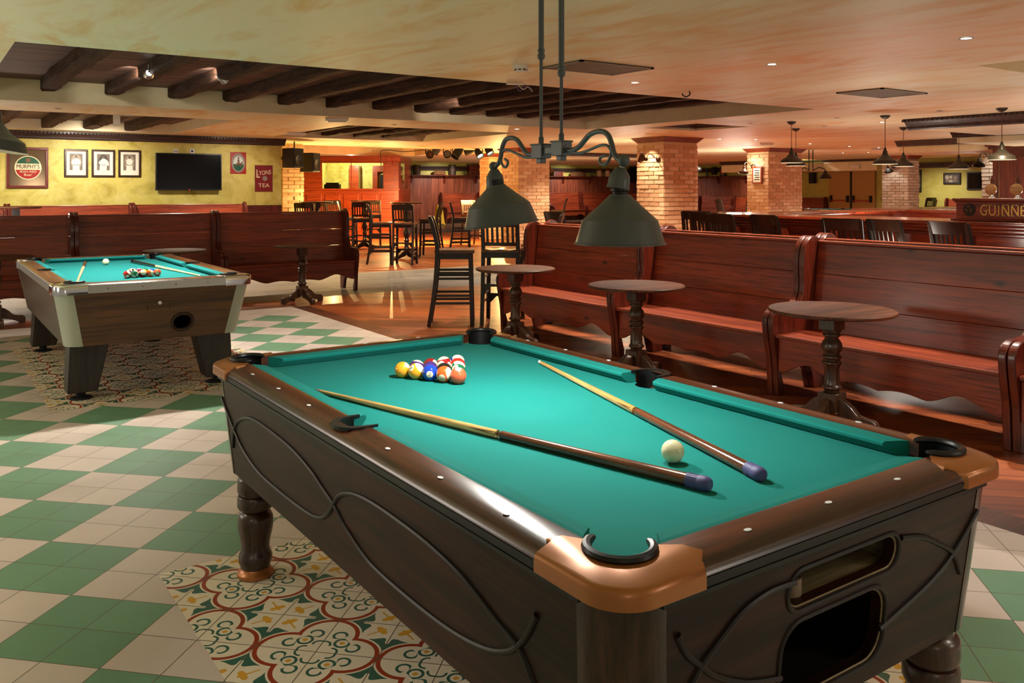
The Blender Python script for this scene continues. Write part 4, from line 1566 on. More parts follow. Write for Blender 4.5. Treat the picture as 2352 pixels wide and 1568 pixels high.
BR3 = [M['brick'], M['mortar']]
pillar(11.79, 12.72, 11.90, 12.66, BR3, 'brick pillar behind the right lamp shade, lit golden on its left face')
p = on_z(1191, 339, H)
pillar(p.x, p.x + .95, p.y, p.y + .75, BR3, 'brick pillar between the two hanging lamp shades')
p = on_z(1160, 353, H)
pillar(p.x - .55, p.x + .55, p.y, p.y + .5, BR3, 'orange lit brick pillar farther back behind the left lamp shade')
pillar(17.15, 18.45, 13.73, 14.4, BR3, 'wide pink brick pillar behind the bar')
pillar(24.45, 25.05, 14.45, 15.3, [M['brick_white'], M['mortar_white']], 'pale lit brick pillar right of the tan doors')
p = at_d(2262, 400, 18.6)
pillar(p.x - .1, p.x + .7, p.y - .55, p.y + .02, [M['brick_white'], M['mortar_white']], 'whitewashed brick pillar beside the dark back bar', False)
pa, pb = on_y(648, 400, 18.4), on_y(698, 400, 18.4)
pillar(pa.x, pb.x, 18.4, 19.0, BR3, 'brick pier lit orange beyond the yellow wall', False)

# wainscot with shelf on the far wall and round the corner
wb = MB()
x = 9.0
while x < 27.6:
    wb.box(x, x + .155, 28.765, 28.79, .13, 1.94)
    x += .16
structure(wb.build('wall_panelling', M['wains']), 'knotty pine boards on the far wall')
wb = MB()
y = 21.4
while y < 28.6:
    wb.box(27.665, 27.69, y, y + .155, .13, 1.94)
    y += .16
structure(wb.build('wall_panelling', M['wains']), 'knotty pine boards right of the middle pillars')


def shelf(lab, a, b, along):
    root = thing('wall_shelf', lab, 'shelf', (0, 0, 0), 0, 'long shelves on the far walls')
    if along == 'x': MB().box(a, b, 28.52, 28.79, 1.94, 1.97).build('shelf_board', M['bench_end'], root)
    else: MB().box(27.42, 27.69, a, b, 1.94, 1.97).build('shelf_board', M['bench_end'], root)
    q = a + .5
    while q < b:
        if along == 'x':
            MB().prism([(28.76, 1.94), (28.55, 1.94), (28.55, 1.90), (28.68, 1.82), (28.70, 1.68), (28.76, 1.66)], q - .035, q + .035, YZ()).build('bracket', M['bench_end'], root)
        else:
            MB().prism([(27.66, 1.94), (27.45, 1.94), (27.45, 1.90), (27.58, 1.82), (27.60, 1.68), (27.66, 1.66)], q - .035, q + .035, XZ()).build('bracket', M['bench_end'], root)
        q += 1.45
    return root


shelf('long wooden shelf with barrels and jugs on the far panelled wall', 9.0, 27.0, 'x')
shelf('wooden shelf with a green tin right of the middle pillar', 21.3, 28.4, 'y')

# double doors in the olive wall
dr = thing('door_1', 'pair of tan fire doors with red push bars', 'door', (0, 0, 0), 0, None, 'structure')
y0, y1 = on_x(2010, 430, 27.68).y, on_x(1908, 430, 27.68).y
ym = (y0 + y1) / 2
for n, (a, b) in enumerate(((y0, ym - .015), (ym + .015, y1))):
    lf = MB().box(27.60, 27.66, a + .02, b - .02, .01, 2.08).build('leaf', M['door'], dr, .004, 1)
    pb_ = MB()
    pb_.tube([(27.52, a + .12, 1.02), (27.52, b - .12, 1.02)], .022, 10, 0)
    for yy in (a + .1, b - .1):
        pb_.box(27.50, 27.60, yy - .03, yy + .03, .96, 1.2, 1)
    pb_.build('push_bar', [M['red_bar'], M['black']], lf)
MB().box(27.57, 27.62, ym - .03, ym + .03, .01, 2.08).build('astragal', M['darkmetal'], dr)
MB().box(27.6, 27.69, y0 - .03, y0 + .02, 0, 2.1).box(27.6, 27.69, y1 - .02, y1 + .03, 0, 2.1).build('door_frame', M['door'], dr)
ya, yb_ = on_x(2046, 380, 27.0).y, on_x(1923, 380, 27.0).y
structure(MB().box(26.2, 27.69, ya, yb_, 2.06, 2.40).build('trim_17', M['soffit']), 'cream bulkhead over the tan doors')
structure(MB().box(24.8, 27.69, yb_ + .01, yb_ + 3.4, 2.05, 2.34).build('trim_18', M['soffit']), 'cream bulkhead left of the tan doors')
crown('trim_19', cprof(2.449, .13, .14), (24.8, yb_ + 3.4, 0), (24.8, yb_, 0), 'dark cornice left of the tan doors')
crown('trim_20', cprof(2.449, .08, .12), (26.2, yb_, 0), (26.2, ya, 0), 'dark cornice over the tan doors')

# red timber booth
BW, BD, BH = 2.82, 3.0, 2.43
q = at_d(806, V_HOR, 25.5)
bt = thing('booth', 'red timber sound booth with lit windows by the stage', 'booth', (q.x, q.y, 0), -34.73)
hw = BW / 2
mb = MB().box(-hw, hw, 0, .10, 0, 1.40).box(hw - .1, hw, .1, BD, 0, 1.40)
mb.box(-hw, -hw + .53, 0, .10, 1.45, 2.24).box(hw - .44, hw, 0, .10, 1.45, 2.24)
mb.box(hw - .1, hw, .1, .55, 1.45, 2.24).box(hw - .1, hw, 2.2, BD, 1.45, 2.24)
mb.build('booth_wall', M['mahogany'], bt)
mb = MB().box(-hw - .03, hw + .03, -.04, .12, 2.24, BH).box(hw - .12, hw + .05, -.05, BD, 2.24, BH).box(hw - .36, hw + .06, -.07, .14, 2.26, BH + .01)
mb.build('fascia', M['mahogany'], bt, .01, 1)
MB().box(-hw - .02, hw + .04, -.06, .14, 1.40, 1.45).box(hw - .14, hw + .04, .1, BD, 1.40, 1.45).build('sill', M['mahogany'], bt, .008, 1)
for i in range(5):
    a = -hw + .1 + i * .545
    MB().box(a, a + .44, -.018, 0, .2, .78).box(a, a + .44, -.018, 0, .86, 1.28).build('raised_panel', M['mahogany'], bt, .012, 2)
MB().box(-hw + .53, hw - .44, .045, .052, 1.45, 2.24).build('front_window', M['glass'], bt)
MB().box(hw - .056, hw - .049, .55, 2.2, 1.45, 2.24).build('side_window', M['glass'], bt)
mb = MB().box(-hw + .53, -hw + .55, .02, .08, 1.45, 2.24).box(hw - .46, hw - .44, .02, .08, 1.45, 2.24).box(-hw + .53, hw - .44, .02, .08, 2.21, 2.24).box(-.01, .01, .04, .06, 1.45, 2.21)
mb.build('window_frame', M['mahogany'], bt)
bw = MB().box(-hw, hw, BD - .1, BD, 0, 2.44).box(-hw, -hw + .1, .1, BD, 0, 2.44)
bw.build('inner_wall', M['wall'], bt)
dm = MB().box(.20, .36, 2.72, 2.9, 0, 2.2).box(.84, .97, 2.72, 2.9, 0, 2.2).box(.36, .84, 2.72, 2.9, 2.0, 2.2).box(-.5, -.2, 2.4, 2.9, 0, 2.2)
dm.build('inner_door', M['mahogany'], bt)
dm = MB().box(-.9, -.45, .5, .8, 1.40, 1.58).box(-.86, -.5, .55, .75, 1.58, 1.63).box(.5, .8, 2.3, 2.6, 1.2, 1.9)
dm.build('sound_equipment', M['black'], bt)

# bar counter
bar = thing('bar_counter', 'long polished mahogany bar counter with panelled front', 'bar', (0, 0, 0))
BX, BY0, BY1 = 9.02, 1.2, 8.45
MB().box(BX + .10, BX + .16, BY0, BY1 - .1, 0, 1.0).build('front', M['mahogany_y'], bar)
mb = MB()
mb.box(BX, BX + .85, BY0, BY1, 1.065, 1.105)
mb.box(BX + .85, 13.0, BY1 - .75, BY1, 1.065, 1.105)
mb.build('counter_top', M['mahogany_y'], bar, .012, 3)
mb = MB().box(BX + .02, BX + .2, BY0, BY1 - .02, 1.03, 1.065).box(BX + .05, BX + .2, BY0, BY1 - .05, .99, 1.03).box(BX + .075, BX + .2, BY0, BY1 - .07, .95, .99)
mb.build('edge_moulding', M['mahogany_y'], bar, .012, 3)
y = BY1 - .75
k = 0
while y > BY0 + .5:
    MB().box(BX + .085, BX + .1, y - .42, y, .30, .86).build('raised_panel', M['mahogany_y'], bar, .01, 2)
    MB().frustum((BX + .03, BX + .1, y + .06, y + .16), .12, (BX - .0, BX + .1, y + .06, y + .16), .95).build('pilaster', M['mahogany_z'], bar)
    y -= .78
MB().box(BX + .09, 13.0, BY1 - .12, BY1 - .06, 0, 1.06).build('end_front', M['mahogany'], bar)
MB().box(BX + .11, BX + .8, BY0, BY0 + .05, 0, 1.06).build('end_front', M['mahogany'], bar)
far = thing('bar_counter', 'far leg of the mahogany bar with a pale shiny top', 'bar', (0, 0, 0))
MB().box(13.3, 14.1, 3.9, 8.9, 1.06, 1.105).box(14.1, 16.4, 8.1, 8.9, 1.06, 1.105).build('counter_top', M['mahogany_y'], far, .01, 2)
MB().box(13.4, 13.5, 3.9, 8.8, 0, 1.06).box(13.5, 16.4, 8.7, 8.8, 0, 1.06).build('front', M['mahogany_z'], far)
MB().box(13.32, 13.38, 3.9, 8.88, .98, 1.06).build('edge_moulding', M['mahogany_y'], far)

# gold lettered box on the bar
bx = thing('bar_font_box', 'dark mahogany box with gold lettering and a carved shamrock on the bar', 'beer font', (0, 0, 0))
X0 = 9.35
YB = 4.97
MB().box(X0, X0 + .42, 2.6, YB, 1.135, 1.315).build('box', M['mahogany_y'], bx)
MB().box(X0 - .035, X0 + .45, 2.6, YB + .03, 1.315, 1.345).box(X0 - .02, X0 + .44, 2.6, YB + .015, 1.30, 1.315).build('lid', M['mahogany_y'], bx, .01, 3)
MB().box(X0 - .05, X0 + .45, 2.6, YB + .04, 1.106, 1.125).box(X0 - .03, X0 + .44, 2.6, YB + .02, 1.125, 1.137).build('plinth', M['mahogany_y'], bx, .006, 2)
FACE = Matrix(((0, 0, -1, X0 - .004), (-1, 0, 0, 0), (0, 1, 0, 0), (0, 0, 0, 1)))
def on_face(yc, zc): return T(0, yc, zc) @ FACE
la, lb_ = on_x(2250, 485, X0).y, on_x(2352, 485, X0).y
lw = (la - lb_) / 5.55
letters = 'GUINNESS'
mb = MB()
def serif(vs, ch):
    return vs
yc = la
wid = {'G': 1.15, 'U': 1.15, 'I': .55, 'N': 1.2, 'E': .95, 'S': .85}
tot = sum(wid[c] for c in 'GUINN')
sc = (la - on_x(2343, 485, X0).y) / tot
for ch in letters:
    w = wid[ch] * sc
    vs, fs = text_mesh(ch, .12, .004, 0, 1, fit=(w * (.78 if ch != 'I' else .22), .118))
    mb.add(vs, fs, 0, False, on_face(yc - w / 2, 1.222))
    # serifs
    t = .006
    bars = {'U': [(-.36, .056), (.36, .056)], 'I': [(0, .056), (0, -.056)], 'N': [(-.36, .056), (.36, .056), (-.36, -.056)], 'E': [(-.40, .056), (-.40, -.056)], 'G': [(.30, -.002)], 'S': []}[ch]
    for bx_, bz in bars:
        mb.box(bx_ * w - .028, bx_ * w + .028, bz - t / 2, bz + t / 2, -.004, .004, 0, on_face(yc - w / 2, 1.222))
    yc -= w
mb.build('gold_lettering', M['gold'], bx)
ys_ = on_x(2227, 483, X0).y
mb = MB().lathe([(.066, 0), (.066, .004)], 32, on_face(ys_, 1.224))
mb.build('emblem_disc', M['mould'], bx)
mb = MB()
for a in (90, 210, 330):
    hp = []
    for i in range(25):
        t = 2 * PI * i / 25
        hx_ = 16 * math.sin(t) ** 3
        hy_ = 13 * math.cos(t) - 5 * math.cos(2 * t) - 2 * math.cos(3 * t) - math.cos(4 * t)
        hp.append((hx_ * .00165, (hy_ + 17) * .00165))
    mb.prism(hp, .003, .016, on_face(ys_, 1.229) @ RZ(a - 90))
mb.tube([Vector((0, 0, .008)), Vector((.004, -.03, .008)), Vector((.016, -.052, .008))], .005, 8, 0, False, on_face(ys_, 1.229))
mb.build('shamrock', M['bronze'], bx, .004, 2)


def tap(u, lab):
    q = on_x(u, 433, 9.75)
    r = thing('beer_tap', lab, 'beer tap', (9.75, q.y, 1.345), 0, 'beer taps on the lettered box')
    MB().lathe([(.035, 0), (.035, .01), (.018, .02), (.018, .05)], 20).build('stem', M['chrome'], r)
    MB().lathe([(.058, -.012), (.062, -.008), (.062, .008), (.058, .012)], 32, T(-.03, 0, .095) @ RY(90)).build('badge', M['brass_badge'], r)
    MB().lathe([(.012, .06), (.020, .10), (.024, .17), (.021, .215), (.014, .225), (.016, .235), (.010, .25)], 20, T(.01, 0, 0)).build('handle', M['mahogany_z'], r)


M['brass_badge'] = wood('pale_wood_badge', lin(196, 158, 96), lin(226, 190, 130), 'y', 1, .3, .3, .5)
tap(2279, 'beer tap with a round pale badge beside the white pillar')
tap(2338, 'beer tap with a round pale badge at the right edge of the photo')

# dark back bar behind the taps
q0 = at_d(2280, 400, 16.5)
bb = thing('back_bar', 'tall dark red panelled back bar behind the beer taps', 'back bar', (q0.x, q0.y, 0))
MB().box(0, .5, -4.0, 0, 0, 2.25).build('carcass', M['mahogany_z'], bb)
MB().box(-.06, .5, -4.0, .06, 2.2, 2.25).box(-.1, .5, -4.0, .1, 2.25, 2.30).box(-.14, .5, -4, .14, 2.30, 2.36).build('cornice', M['mahogany_z'], bb)
for i in range(4):
    MB().box(-.02, 0, -.9 - i * .95, -.12 - i * .95, .2, 2.05).build('raised_panel', M['mahogany_z'], bb, .015, 2)
# ------------------------------------------------------------------ double hanging lamp over the green table
LX = 1.542
def lp(u, v):
    return on_x(u, v, LX)
def zb(u, v):      # pixel of the enlarged lamp view
    return lp(1040 + u / 4.523, 280 + v / 4.523)

lamp = thing('pendant_lamp', 'twin armed gunmetal hanging lamp over the green pool table', 'hanging lamp', (LX, 2.05, 1.56))
def LB(mb, name, mat, parent=lamp, **k):
    off = Vector((LX, 2.05, 1.56))
    mb.v = [tuple(Vector(v) - off) for v in mb.v]
    return mb.build(name, mat, parent, **k)
YR = [lp(1243, 200).y, lp(1289.5, 200).y]
ZC = [lp(1244, 127).z, lp(1291, 166).z]
ZB = [1.562, 1.567]
for i in range(2):
    y = YR[i]
    mb = MB().lathe([(.0052, ZB[i] + .02), (.0052, ZC[i])], 14, T(LX, y, 0))
    mb.lathe([(.0085, ZC[i]), (.0085, H)], 16, T(LX, y, 0))
    mb.lathe([(.009, ZC[i] - .012), (.0115, ZC[i] - .006), (.0115, ZC[i] + .002), (.009, ZC[i] + .006), (.011, ZC[i] + .012), (.011, ZC[i] + .016), (.0085, ZC[i] + .02)], 16, T(LX, y, 0))
    mb.lathe([(.008, ZB[i] + .018), (.008, ZB[i] + .04), (.0055, ZB[i] + .044)], 14, T(LX, y, 0))
    LB(mb, 'rod', M['lamp'])
    mb = MB().box(LX - .019, LX + .019, y - .026, y + .026, ZB[i] - .022, ZB[i] + .020)
    mb.box(LX - .022, LX + .022, y - .029, y + .029, ZB[i] + .017, ZB[i] + .022)
    mb.box(LX - .010, LX + .010, y - .012, y + .012, ZB[i] - .036, ZB[i] - .022)
    LB(mb, 'junction_box', M['lamp'], bevel=.002)
LB(MB().box(LX - .012, LX + .012, YR[1], YR[0], 1.552, 1.572), 'cross_bar', M['lamp'], bevel=.002)
LB(MB().lathe([(.06, H - .03), (.06, H - .002)], 24, T(LX, (YR[0] + YR[1]) / 2, 0)), 'ceiling_plate', M['lamp'])

RMAIN = [(1160, 275), (1220, 297), (1300, 268), (1370, 190), (1420, 135), (1490, 102), (1560, 100), (1615, 140), (1648, 220), (1672, 315), (1705, 375), (1765, 402)]
RSCR = [(1180, 295), (1250, 318), (1320, 322), (1420, 290), (1530, 245), (1600, 245), (1640, 290), (1642, 340), (1622, 395), (1580, 440), (1540, 435), (1524, 400), (1540, 365), (1582, 350)]
LMAIN = [(840, 340), (775, 330), (725, 268), (670, 190), (610, 165), (550, 185), (515, 260), (500, 350), (485, 410), (455, 450), (425, 460)]
LSCR = [(840, 368), (760, 368), (690, 342), (600, 300), (545, 288), (515, 320), (500, 385), (515, 445), (545, 470), (570, 440), (568, 405), (540, 385)]
for main, scr in ((LMAIN, LSCR), (RMAIN, RSCR)):
    arm = LB(MB().tube(smooth_path([zb(*q) for q in main], 5), .0075, 12), 'arm', M['lamp'])
    LB(MB().tube(smooth_path([zb(*q) for q in scr], 5), .0042, 10), 'scroll', M['lamp'])
LB(MB().lathe([(.0115, -.012), (.0125, -.006), (.0125, .006), (.0115, .012)], 16, T(LX, zb(1165, 278).y, zb(1165, 278).z) @ RX(90)), 'collar', M['lamp'])
FWD = Vector((SI, CO, 0))
for k, (bp, tilt, cap, top, capt) in enumerate(((zb(422, 460), 7.5, (430, 490), (455, 655), 4), (zb(1777, 403), 0, (1745, 478), (1737, 755), -8))):
    LB(MB().sphere(.0165 if k else .0145, 20, 12, T(*bp)), 'knuckle', M['lamp'])
    c = zb(*cap)
    stem = MB().tube([bp, c + Vector((0, 0, -.01))], .0062, 12)
    LB(stem, 'stem', M['steel'] if k else M['lamp'])
    tt = zb(*top)
    s = 1.0
    # socket cup
    mc = T(*c) @ Matrix.Rotation(R(-capt), 4, FWD)
    cup = [(.012, 0), (.016, 0), (.028, -.022), (.0335, -.032), (.036, -.055), (.0365, -.075), (.039, -.088), (.036, -.087), (.033, -.05), (.015, -.01)]
    cup = [(r * .80, z * (.62 if k else .70)) for r, z in cup]
    LB(MB().lathe(cup, 32, mc, 0, True, False), 'socket_cup', M['lamp'])
    ms = T(*tt) @ Matrix.Rotation(R(-tilt), 4, FWD) @ RX(1.0 if k == 0 else 0)
    if k:
        nk = [(.020, .03), (.020, .018), (.024, .016), (.024, .010), (.020, .008), (.021, -.002)]
        LB(MB().lathe(nk, 24, ms), 'neck', M['black'])
    else:
        LB(MB().lathe([(.022, .018), (.022, -.002)], 24, ms), 'neck', M['black'])
    R0 = .122 if k else .123
    pf = [(.020, 0), (.028, 0), (.029, -.003), (.060, -.032), (.1005, -.068), (.1015, -.072), (.118, -.126), (.1225, -.129), (.1225, -.131)]
    hk = 1.0 if k else .98
    pf = [(r, z * hk) for r, z in pf]
    sh = LB(MB().lathe(pf, 56, ms, 0, True, False), 'shade', M['lamp'], sharp=20)
    pi_ = [(.001, -.006), (.026, -.006), (.058, -.037), (.0985, -.073), (.1155, -.1255), (.1225, -.1305)]
    pi_ = [(r, z * hk) for r, z in pi_]
    LB(MB().lathe(pi_, 56, ms, 0, True, False), 'shade_lining', M['lamp_in'])
    LB(MB().sphere(.022, 20, 12, ms @ T(0, 0, -.062)), 'bulb', M['bulb_dim'] if k else M['bulb'])
    l = bpy.data.lights.new('table_lamp_light', 'POINT')
    l.energy = 13 if k else 46      # the nearer of the two is the weaker
    l.color = (1, .97, .90)
    l.shadow_soft_size = .02
    lo = bpy.data.objects.new('table_lamp_light', l)
    COL.objects.link(lo)
    lo.location = (ms @ Vector((0, 0, -.092)))


# ------------------------------------------------------------------ small bar pendants
def pendant(name, label, pos, zrim, r, group, tilt=(0, 0), mat=None, lit=True, energy=3, flex=True):
    root = thing(name, label, 'hanging lamp', (pos[0], pos[1], zrim), 0, group)
    Mx = RX(tilt[0]) @ RY(tilt[1])
    s = r / .165
    pf = [(.022, .185), (.030, .18), (.034, .15), (.040, .13), (.046, .125), (.085, .085), (.14, .052), (.145, .048), (.160, .006), (.165, .003), (.165, 0)]
    mt = mat or M['pend']
    MB().lathe([(a * s, z * s) for a, z in pf], 40, Mx, 0, True, False).build('shade', mt, root, sharp=25)
    MB().lathe([(a * s, z * s) for a, z in [(.002, .14), (.04, .122), (.083, .082), (.138, .049), (.158, .006), (.165, 0)]], 40, Mx, 0, True, False).build('shade_lining', M['lamp_in'], root)
    MB().lathe([(.012 * s, .225 * s), (.014 * s, .21 * s), (.022 * s, .185 * s)], 16, Mx).build('cord_grip', M['black'], root)
    MB().sphere(.03 * s, 14, 8, Mx @ T(0, 0, .05 * s)).build('bulb', M['bulb_dim'], root)
    top = Mx @ Vector((0, 0, .22 * s))
    MB().tube([top, (top.x, top.y, H - zrim - .03)], .0045, 8).build('flex', M['flex'], root)
    MB().lathe([(.01, H - zrim - .05), (.03, H - zrim - .045), (.062, H - zrim - .02), (.066, H - zrim - .001)], 24, T(top.x, top.y, 0)).build('ceiling_rose', M['pend'], root)
    if lit:
        l = bpy.data.lights.new('pendant_light', 'POINT')
        l.energy = energy
        l.color = (1, .80, .55)
        l.shadow_soft_size = .03
        lo = bpy.data.objects.new('pendant_light', l)
        COL.objects.link(lo)
        lo.location = (pos[0], pos[1], zrim + .02)
    return root


M['pend'] = plain('dark_olive_enamel', lin(58, 54, 44), .4, .3)
M['flex'] = plain('brown_twisted_flex', lin(96, 62, 44), .7)
for u, vc, vr, lb in ((1818, 279, 374, 'dark bar pendant nearest the pink brick pillar, front one of two'), (1828, 295, 381, 'dark bar pendant half hidden behind another by the pink brick pillar'),
                      (2033, 265, 377, 'dark bar pendant in the middle of the bar, front one'), (2075, 292, 382, 'dark bar pendant just right of the middle one and behind it'),
                      (2202, 290, 388, 'dark bar pendant hanging alone before the olive wall with a picture'), (2301, 248, 367, 'dark bar pendant nearest us, above the beer taps')):
    q = on_z(u, vc, H)
    D = (q.x * SI + q.y * CO)
    pendant('bar_pendant', lb, (q.x, q.y), EYE + (V_HOR - vr) / F_PX * D, .165, 'pendant lamps over the bar')
q = at_d(-26, 352, 3.3)
pendant('bar_pendant', 'dark lamp shade cut off by the left edge of the photo', (q.x, q.y), 1.60, .135, None, (0, 8), M['lamp'], False)

# ------------------------------------------------------------------ ceiling fittings
def flat_on_ceiling(kind, u, v, lab, lens, grp, r=.045, z=H):
    q = on_z(u, v, z)
    root = thing(kind, lab, 'downlight', (q.x, q.y, z), 0, grp)
    MB().lathe([(r * .72, -.004), (r, -.006), (r * 1.05, -.001)], 28, None, 0, True, False).build('ring', M['steel'], root)
    MB().lathe([(r * .74, -.004), (r * .74, -.001)], 24).build('lens', lens, root)
    return q


DL = []
for u, v, lb, ln in ((2219, 87, 'lit ceiling downlight at the top right corner', 'down'), (1773, 147, 'lit ceiling downlight right of the hanging rods', 'down'), (1458, 189, 'lit ceiling downlight before the beamed recess', 'down'),
                     (1187, 296, 'bluish lit downlight above the left lamp arm', 'down_cool'), (1736, 320, 'lit downlight right of the middle brick pillar', 'down'), (1762, 331, 'lit downlight over the pink brick pillar', 'down'),
                     (1936, 351, 'lit bluish downlight before the tan doors', 'down_cool'), (2018, 339, 'brightest lit downlight before the tan doors', 'down_cool'), (1951, 336, 'small lit downlight left of the brightest one', 'down'),
                     (1994, 350, 'lit downlight over the tan doors', 'down'), (2026, 280, 'lit downlight behind the middle bar pendant', 'down'), (1653, 319, 'lit downlight left of the pink brick pillar', 'down'),
                     (2121, 345, 'lit downlight over the end of the bar', 'down_cool'), (1860, 330, 'faint lit downlight right of the pink pillar', 'down')):
    DL.append(flat_on_ceiling('downlight', u, v, lb, M[ln], 'lit downlights'))
for u, v, lb in ((1922, 270, 'unlit downlight between the twin pendants and the middle one'), (2160, 254, 'unlit downlight before the bar cornice'), (1725, 283, 'unlit downlight left of the twin pendants'), (1893, 289, 'unlit downlight in the middle over the bar'),
                 (905, 286, 'unlit downlight on the cream soffit by the small recess'), (134, 249, 'unlit downlight on the cream soffit at left')):
    flat_on_ceiling('downlight', u, v, lb, M['down_off'], 'unlit downlights')


def ceiling_vent(pts, lab):
    q = [on_z(u, v, H) for u, v in pts]
    cx, cy = sum(p.x for p in q) / 4, sum(p.y for p in q) / 4
    hx_, hy_ = (max(p.x for p in q) - min(p.x for p in q)) / 2, (max(p.y for p in q) - min(p.y for p in q)) / 2
    root = thing('ceiling_vent', lab, 'vent', (cx, cy, H), 0, 'ceiling vents')
    MB().box(-hx_, hx_, -hy_, hy_, -.006, -.002).build('backing', M['grey_dark'], root)
    mb = MB().box(-hx_, hx_, -hy_, -hy_ + .03, -.014, -.001).box(-hx_, hx_, hy_ - .03, hy_, -.014, -.001).box(-hx_, -hx_ + .03, -hy_, hy_, -.014, -.001).box(hx_ - .03, hx_, -hy_, hy_, -.014, -.001).box(-.008, .008, -hy_, hy_, -.012, -.004)
    mb.build('frame', M['grey'], root)
    mb = MB()
    n = 16
    for i in range(n):
        y = -hy_ + .04 + (2 * hy_ - .08) * i / (n - 1)
        mb.box(-hx_ + .02, hx_ - .02, y - .007, y + .007, -.011, -.007)
    mb.build('louvres', M['grey'], root)


ceiling_vent([(1250, 152), (1336, 141), (1502, 154), (1402, 169)], 'square ceiling grille beside the hanging rods')
ceiling_vent([(1924, 212), (2027, 201), (2128, 213), (2024, 223)], 'square ceiling grille above the bar pendants')
q = on_z(1196, 150, H)
r = thing('smoke_detector', 'white round smoke detector on the cream ceiling left of the rods', 'smoke detector', (q.x, q.y, H))
MB().lathe([(.045, -.052), (.05, -.048), (.052, -.03), (.066, -.025), (.068, -.012), (.066, -.001)], 32).build('housing', M['white'], r)
mb = MB()
for k in range(8):
    mb.box(.049, .0525, -.012, .012, -.044, -.034, 0, RZ(45 * k))
mb.build('vents', M['black'], r)
q = on_z(1185, 190, H)
r = thing('wire_connector', 'loose white and violet wires with a clip hanging from the ceiling edge', 'wires', (q.x, q.y, H))
MB().box(-.09, .07, -.02, .02, -.02, -.002, 0, RZ(-20)).build('clip', M['white'], r, .004, 1)
MB().tube(smooth_path([(.02, 0, -.015), (.07, -.02, -.06), (.14, 0, -.03), (.2, .01, -.07)], 5), .004, 6).build('white_wire', M['wire_white'], r)
MB().tube(smooth_path([(.0, 0, -.02), (.06, .02, -.075), (.12, .01, -.02), (.18, -.02, -.05)], 5), .004, 6).build('violet_wire', plain('violet_wire', lin(96, 80, 140), .5), r)
q = on_z(1580, 209, H)
tag(MB().tube(smooth_path([(.02, 0, -.002), (.03, 0, -.03), (-.02, 0, -.06), (-.07, 0, -.05), (-.08, 0, -.03)], 5), .007, 8).build('ceiling_hook', M['darkmetal'], loc=(q.x, q.y, H)), 'small dark hook in the ceiling right of the grille', 'hook')


def emergency(u, v, lab, size=(.32, .09, .04)):
    q = on_z(u, v - 4, H)
    r = thing('emergency_light', lab, 'emergency light', (q.x, q.y, H), -30, 'white emergency lights')
    MB().box(-size[0] / 2, size[0] / 2, -size[1] / 2, size[1] / 2, -size[2], -.002).build('housing', M['white'], r, .006, 2)
    MB().box(-size[0] * .4, size[0] * .4, -size[1] * .35, size[1] * .35, -size[2] - .012, -size[2]).build('diffuser', M['paper'], r, .005, 2)


emergency(774, 276, 'long white emergency light on the cream soffit before the small recess')
emergency(681, 308, 'white emergency light beside the end of the dark cornice')
emergency(1760, 332, 'white emergency light above the pink brick pillar')
emergency(2017, 344, 'pale emergency light box before the bar cornice')
q = on_z(268, 259, H)
r = thing('motion_sensor', 'small white box with a cable hanging under the soffit at left', 'sensor', (q.x, q.y, H - .01))
MB().box(-.04, .04, -.03, .03, -.16, -.01).build('housing', M['white'], r, .005, 2)
MB().box(.04, .2, -.01, .01, -.03, -.012).build('cable_clip', M['wire_white'], r)

# spotlights on the beams
def spotlight(pos, aim, lab, em, grp='spotlights on the beams'):
    r = thing('spotlight', lab, 'spotlight', pos, 0, grp)
    d = (Vector(aim) - Vector(pos)).normalized()
    Mx = T(0, 0, -.09) @ d.to_track_quat('Z', 'Y').to_matrix().to_4x4()
    MB().lathe([(.03, -.06), (.04, -.05), (.046, .03), (.050, .05), (.044, .05), (.040, .02)], 24, Mx, 0, True, False).build('head', M['steel'], r)
    MB().lathe([(.040, .030), (.040, .034)], 24, Mx).build('lens', M['down'], r)
    MB().tube([(0, 0, -.002), (0, 0, -.08)], .01, 10).build('stem', M['steel'], r)


spotlight(Vector(on_z(342, 148, 2.66)), (2.1, 10.5, 2.56), 'small lit spotlight by the second beam from the left', 0)
spotlight((2.62, 9.05, 2.69), (2.9, 9.2, 2.5), 'small lit spotlight by the third beam from the left', 0)

# ------------------------------------------------------------------ things on the yellow wall (y = 17)
YW = 17.0
def wx(u, v=400): return on_y(u, v, YW).x
def wz(u, v): return on_y(u, v, YW).z
def rect(u0, v0, u1, v1):
    a, b = on_y(u0, v0, YW), on_y(u1, v1, YW)
    return a.x, b.x, b.z, a.z


def frame_mb(x0, x1, z0, z1, w, d):
    mb = MB()
    mb.box(x0, x1, -d, 0, z1 - w, z1).box(x0, x1, -d, 0, z0, z0 + w).box(x0, x0 + w, -d, 0, z0 + w, z1 - w).box(x1 - w, x1, -d, 0, z0 + w, z1 - w)
    return mb


# round emblem mirror
x0, x1, z0, z1 = rect(14, 337, 110.5, 432)
cx, cz, W, Hh = (x0 + x1) / 2, (z0 + z1) / 2, x1 - x0, z1 - z0
r = thing('framed_mirror', 'red brown framed mirror with a round green and red emblem, first on the yellow wall', 'picture', (cx, YW - .002, cz))
frame_mb(-W / 2, W / 2, -Hh / 2, Hh / 2, .045, .035).build('frame', M['frame_red'], r, .008, 2)
MB().box(-W / 2 + .04, W / 2 - .04, -.012, 0, -Hh / 2 + .04, Hh / 2 - .04).build('mirror_glass', M['mirror'], r)
em = MB()
ez, ex, er = .0, .01, .205
def disc(mb, pts, d, mi=0): mb.prism(pts, -d, -d + .0015, XZ(), mi)
m_ = MB()
disc(m_, ell(ex, ez, er, er, 48), .0140)
o = m_.build('emblem', M['sign_cream'], r)
m_ = MB()
disc(m_, ell(ex, ez, er * .93, er * .93, 30, 22, 158), .0155)
m_.build('green_top', M['sign_green'], o)
m_ = MB()
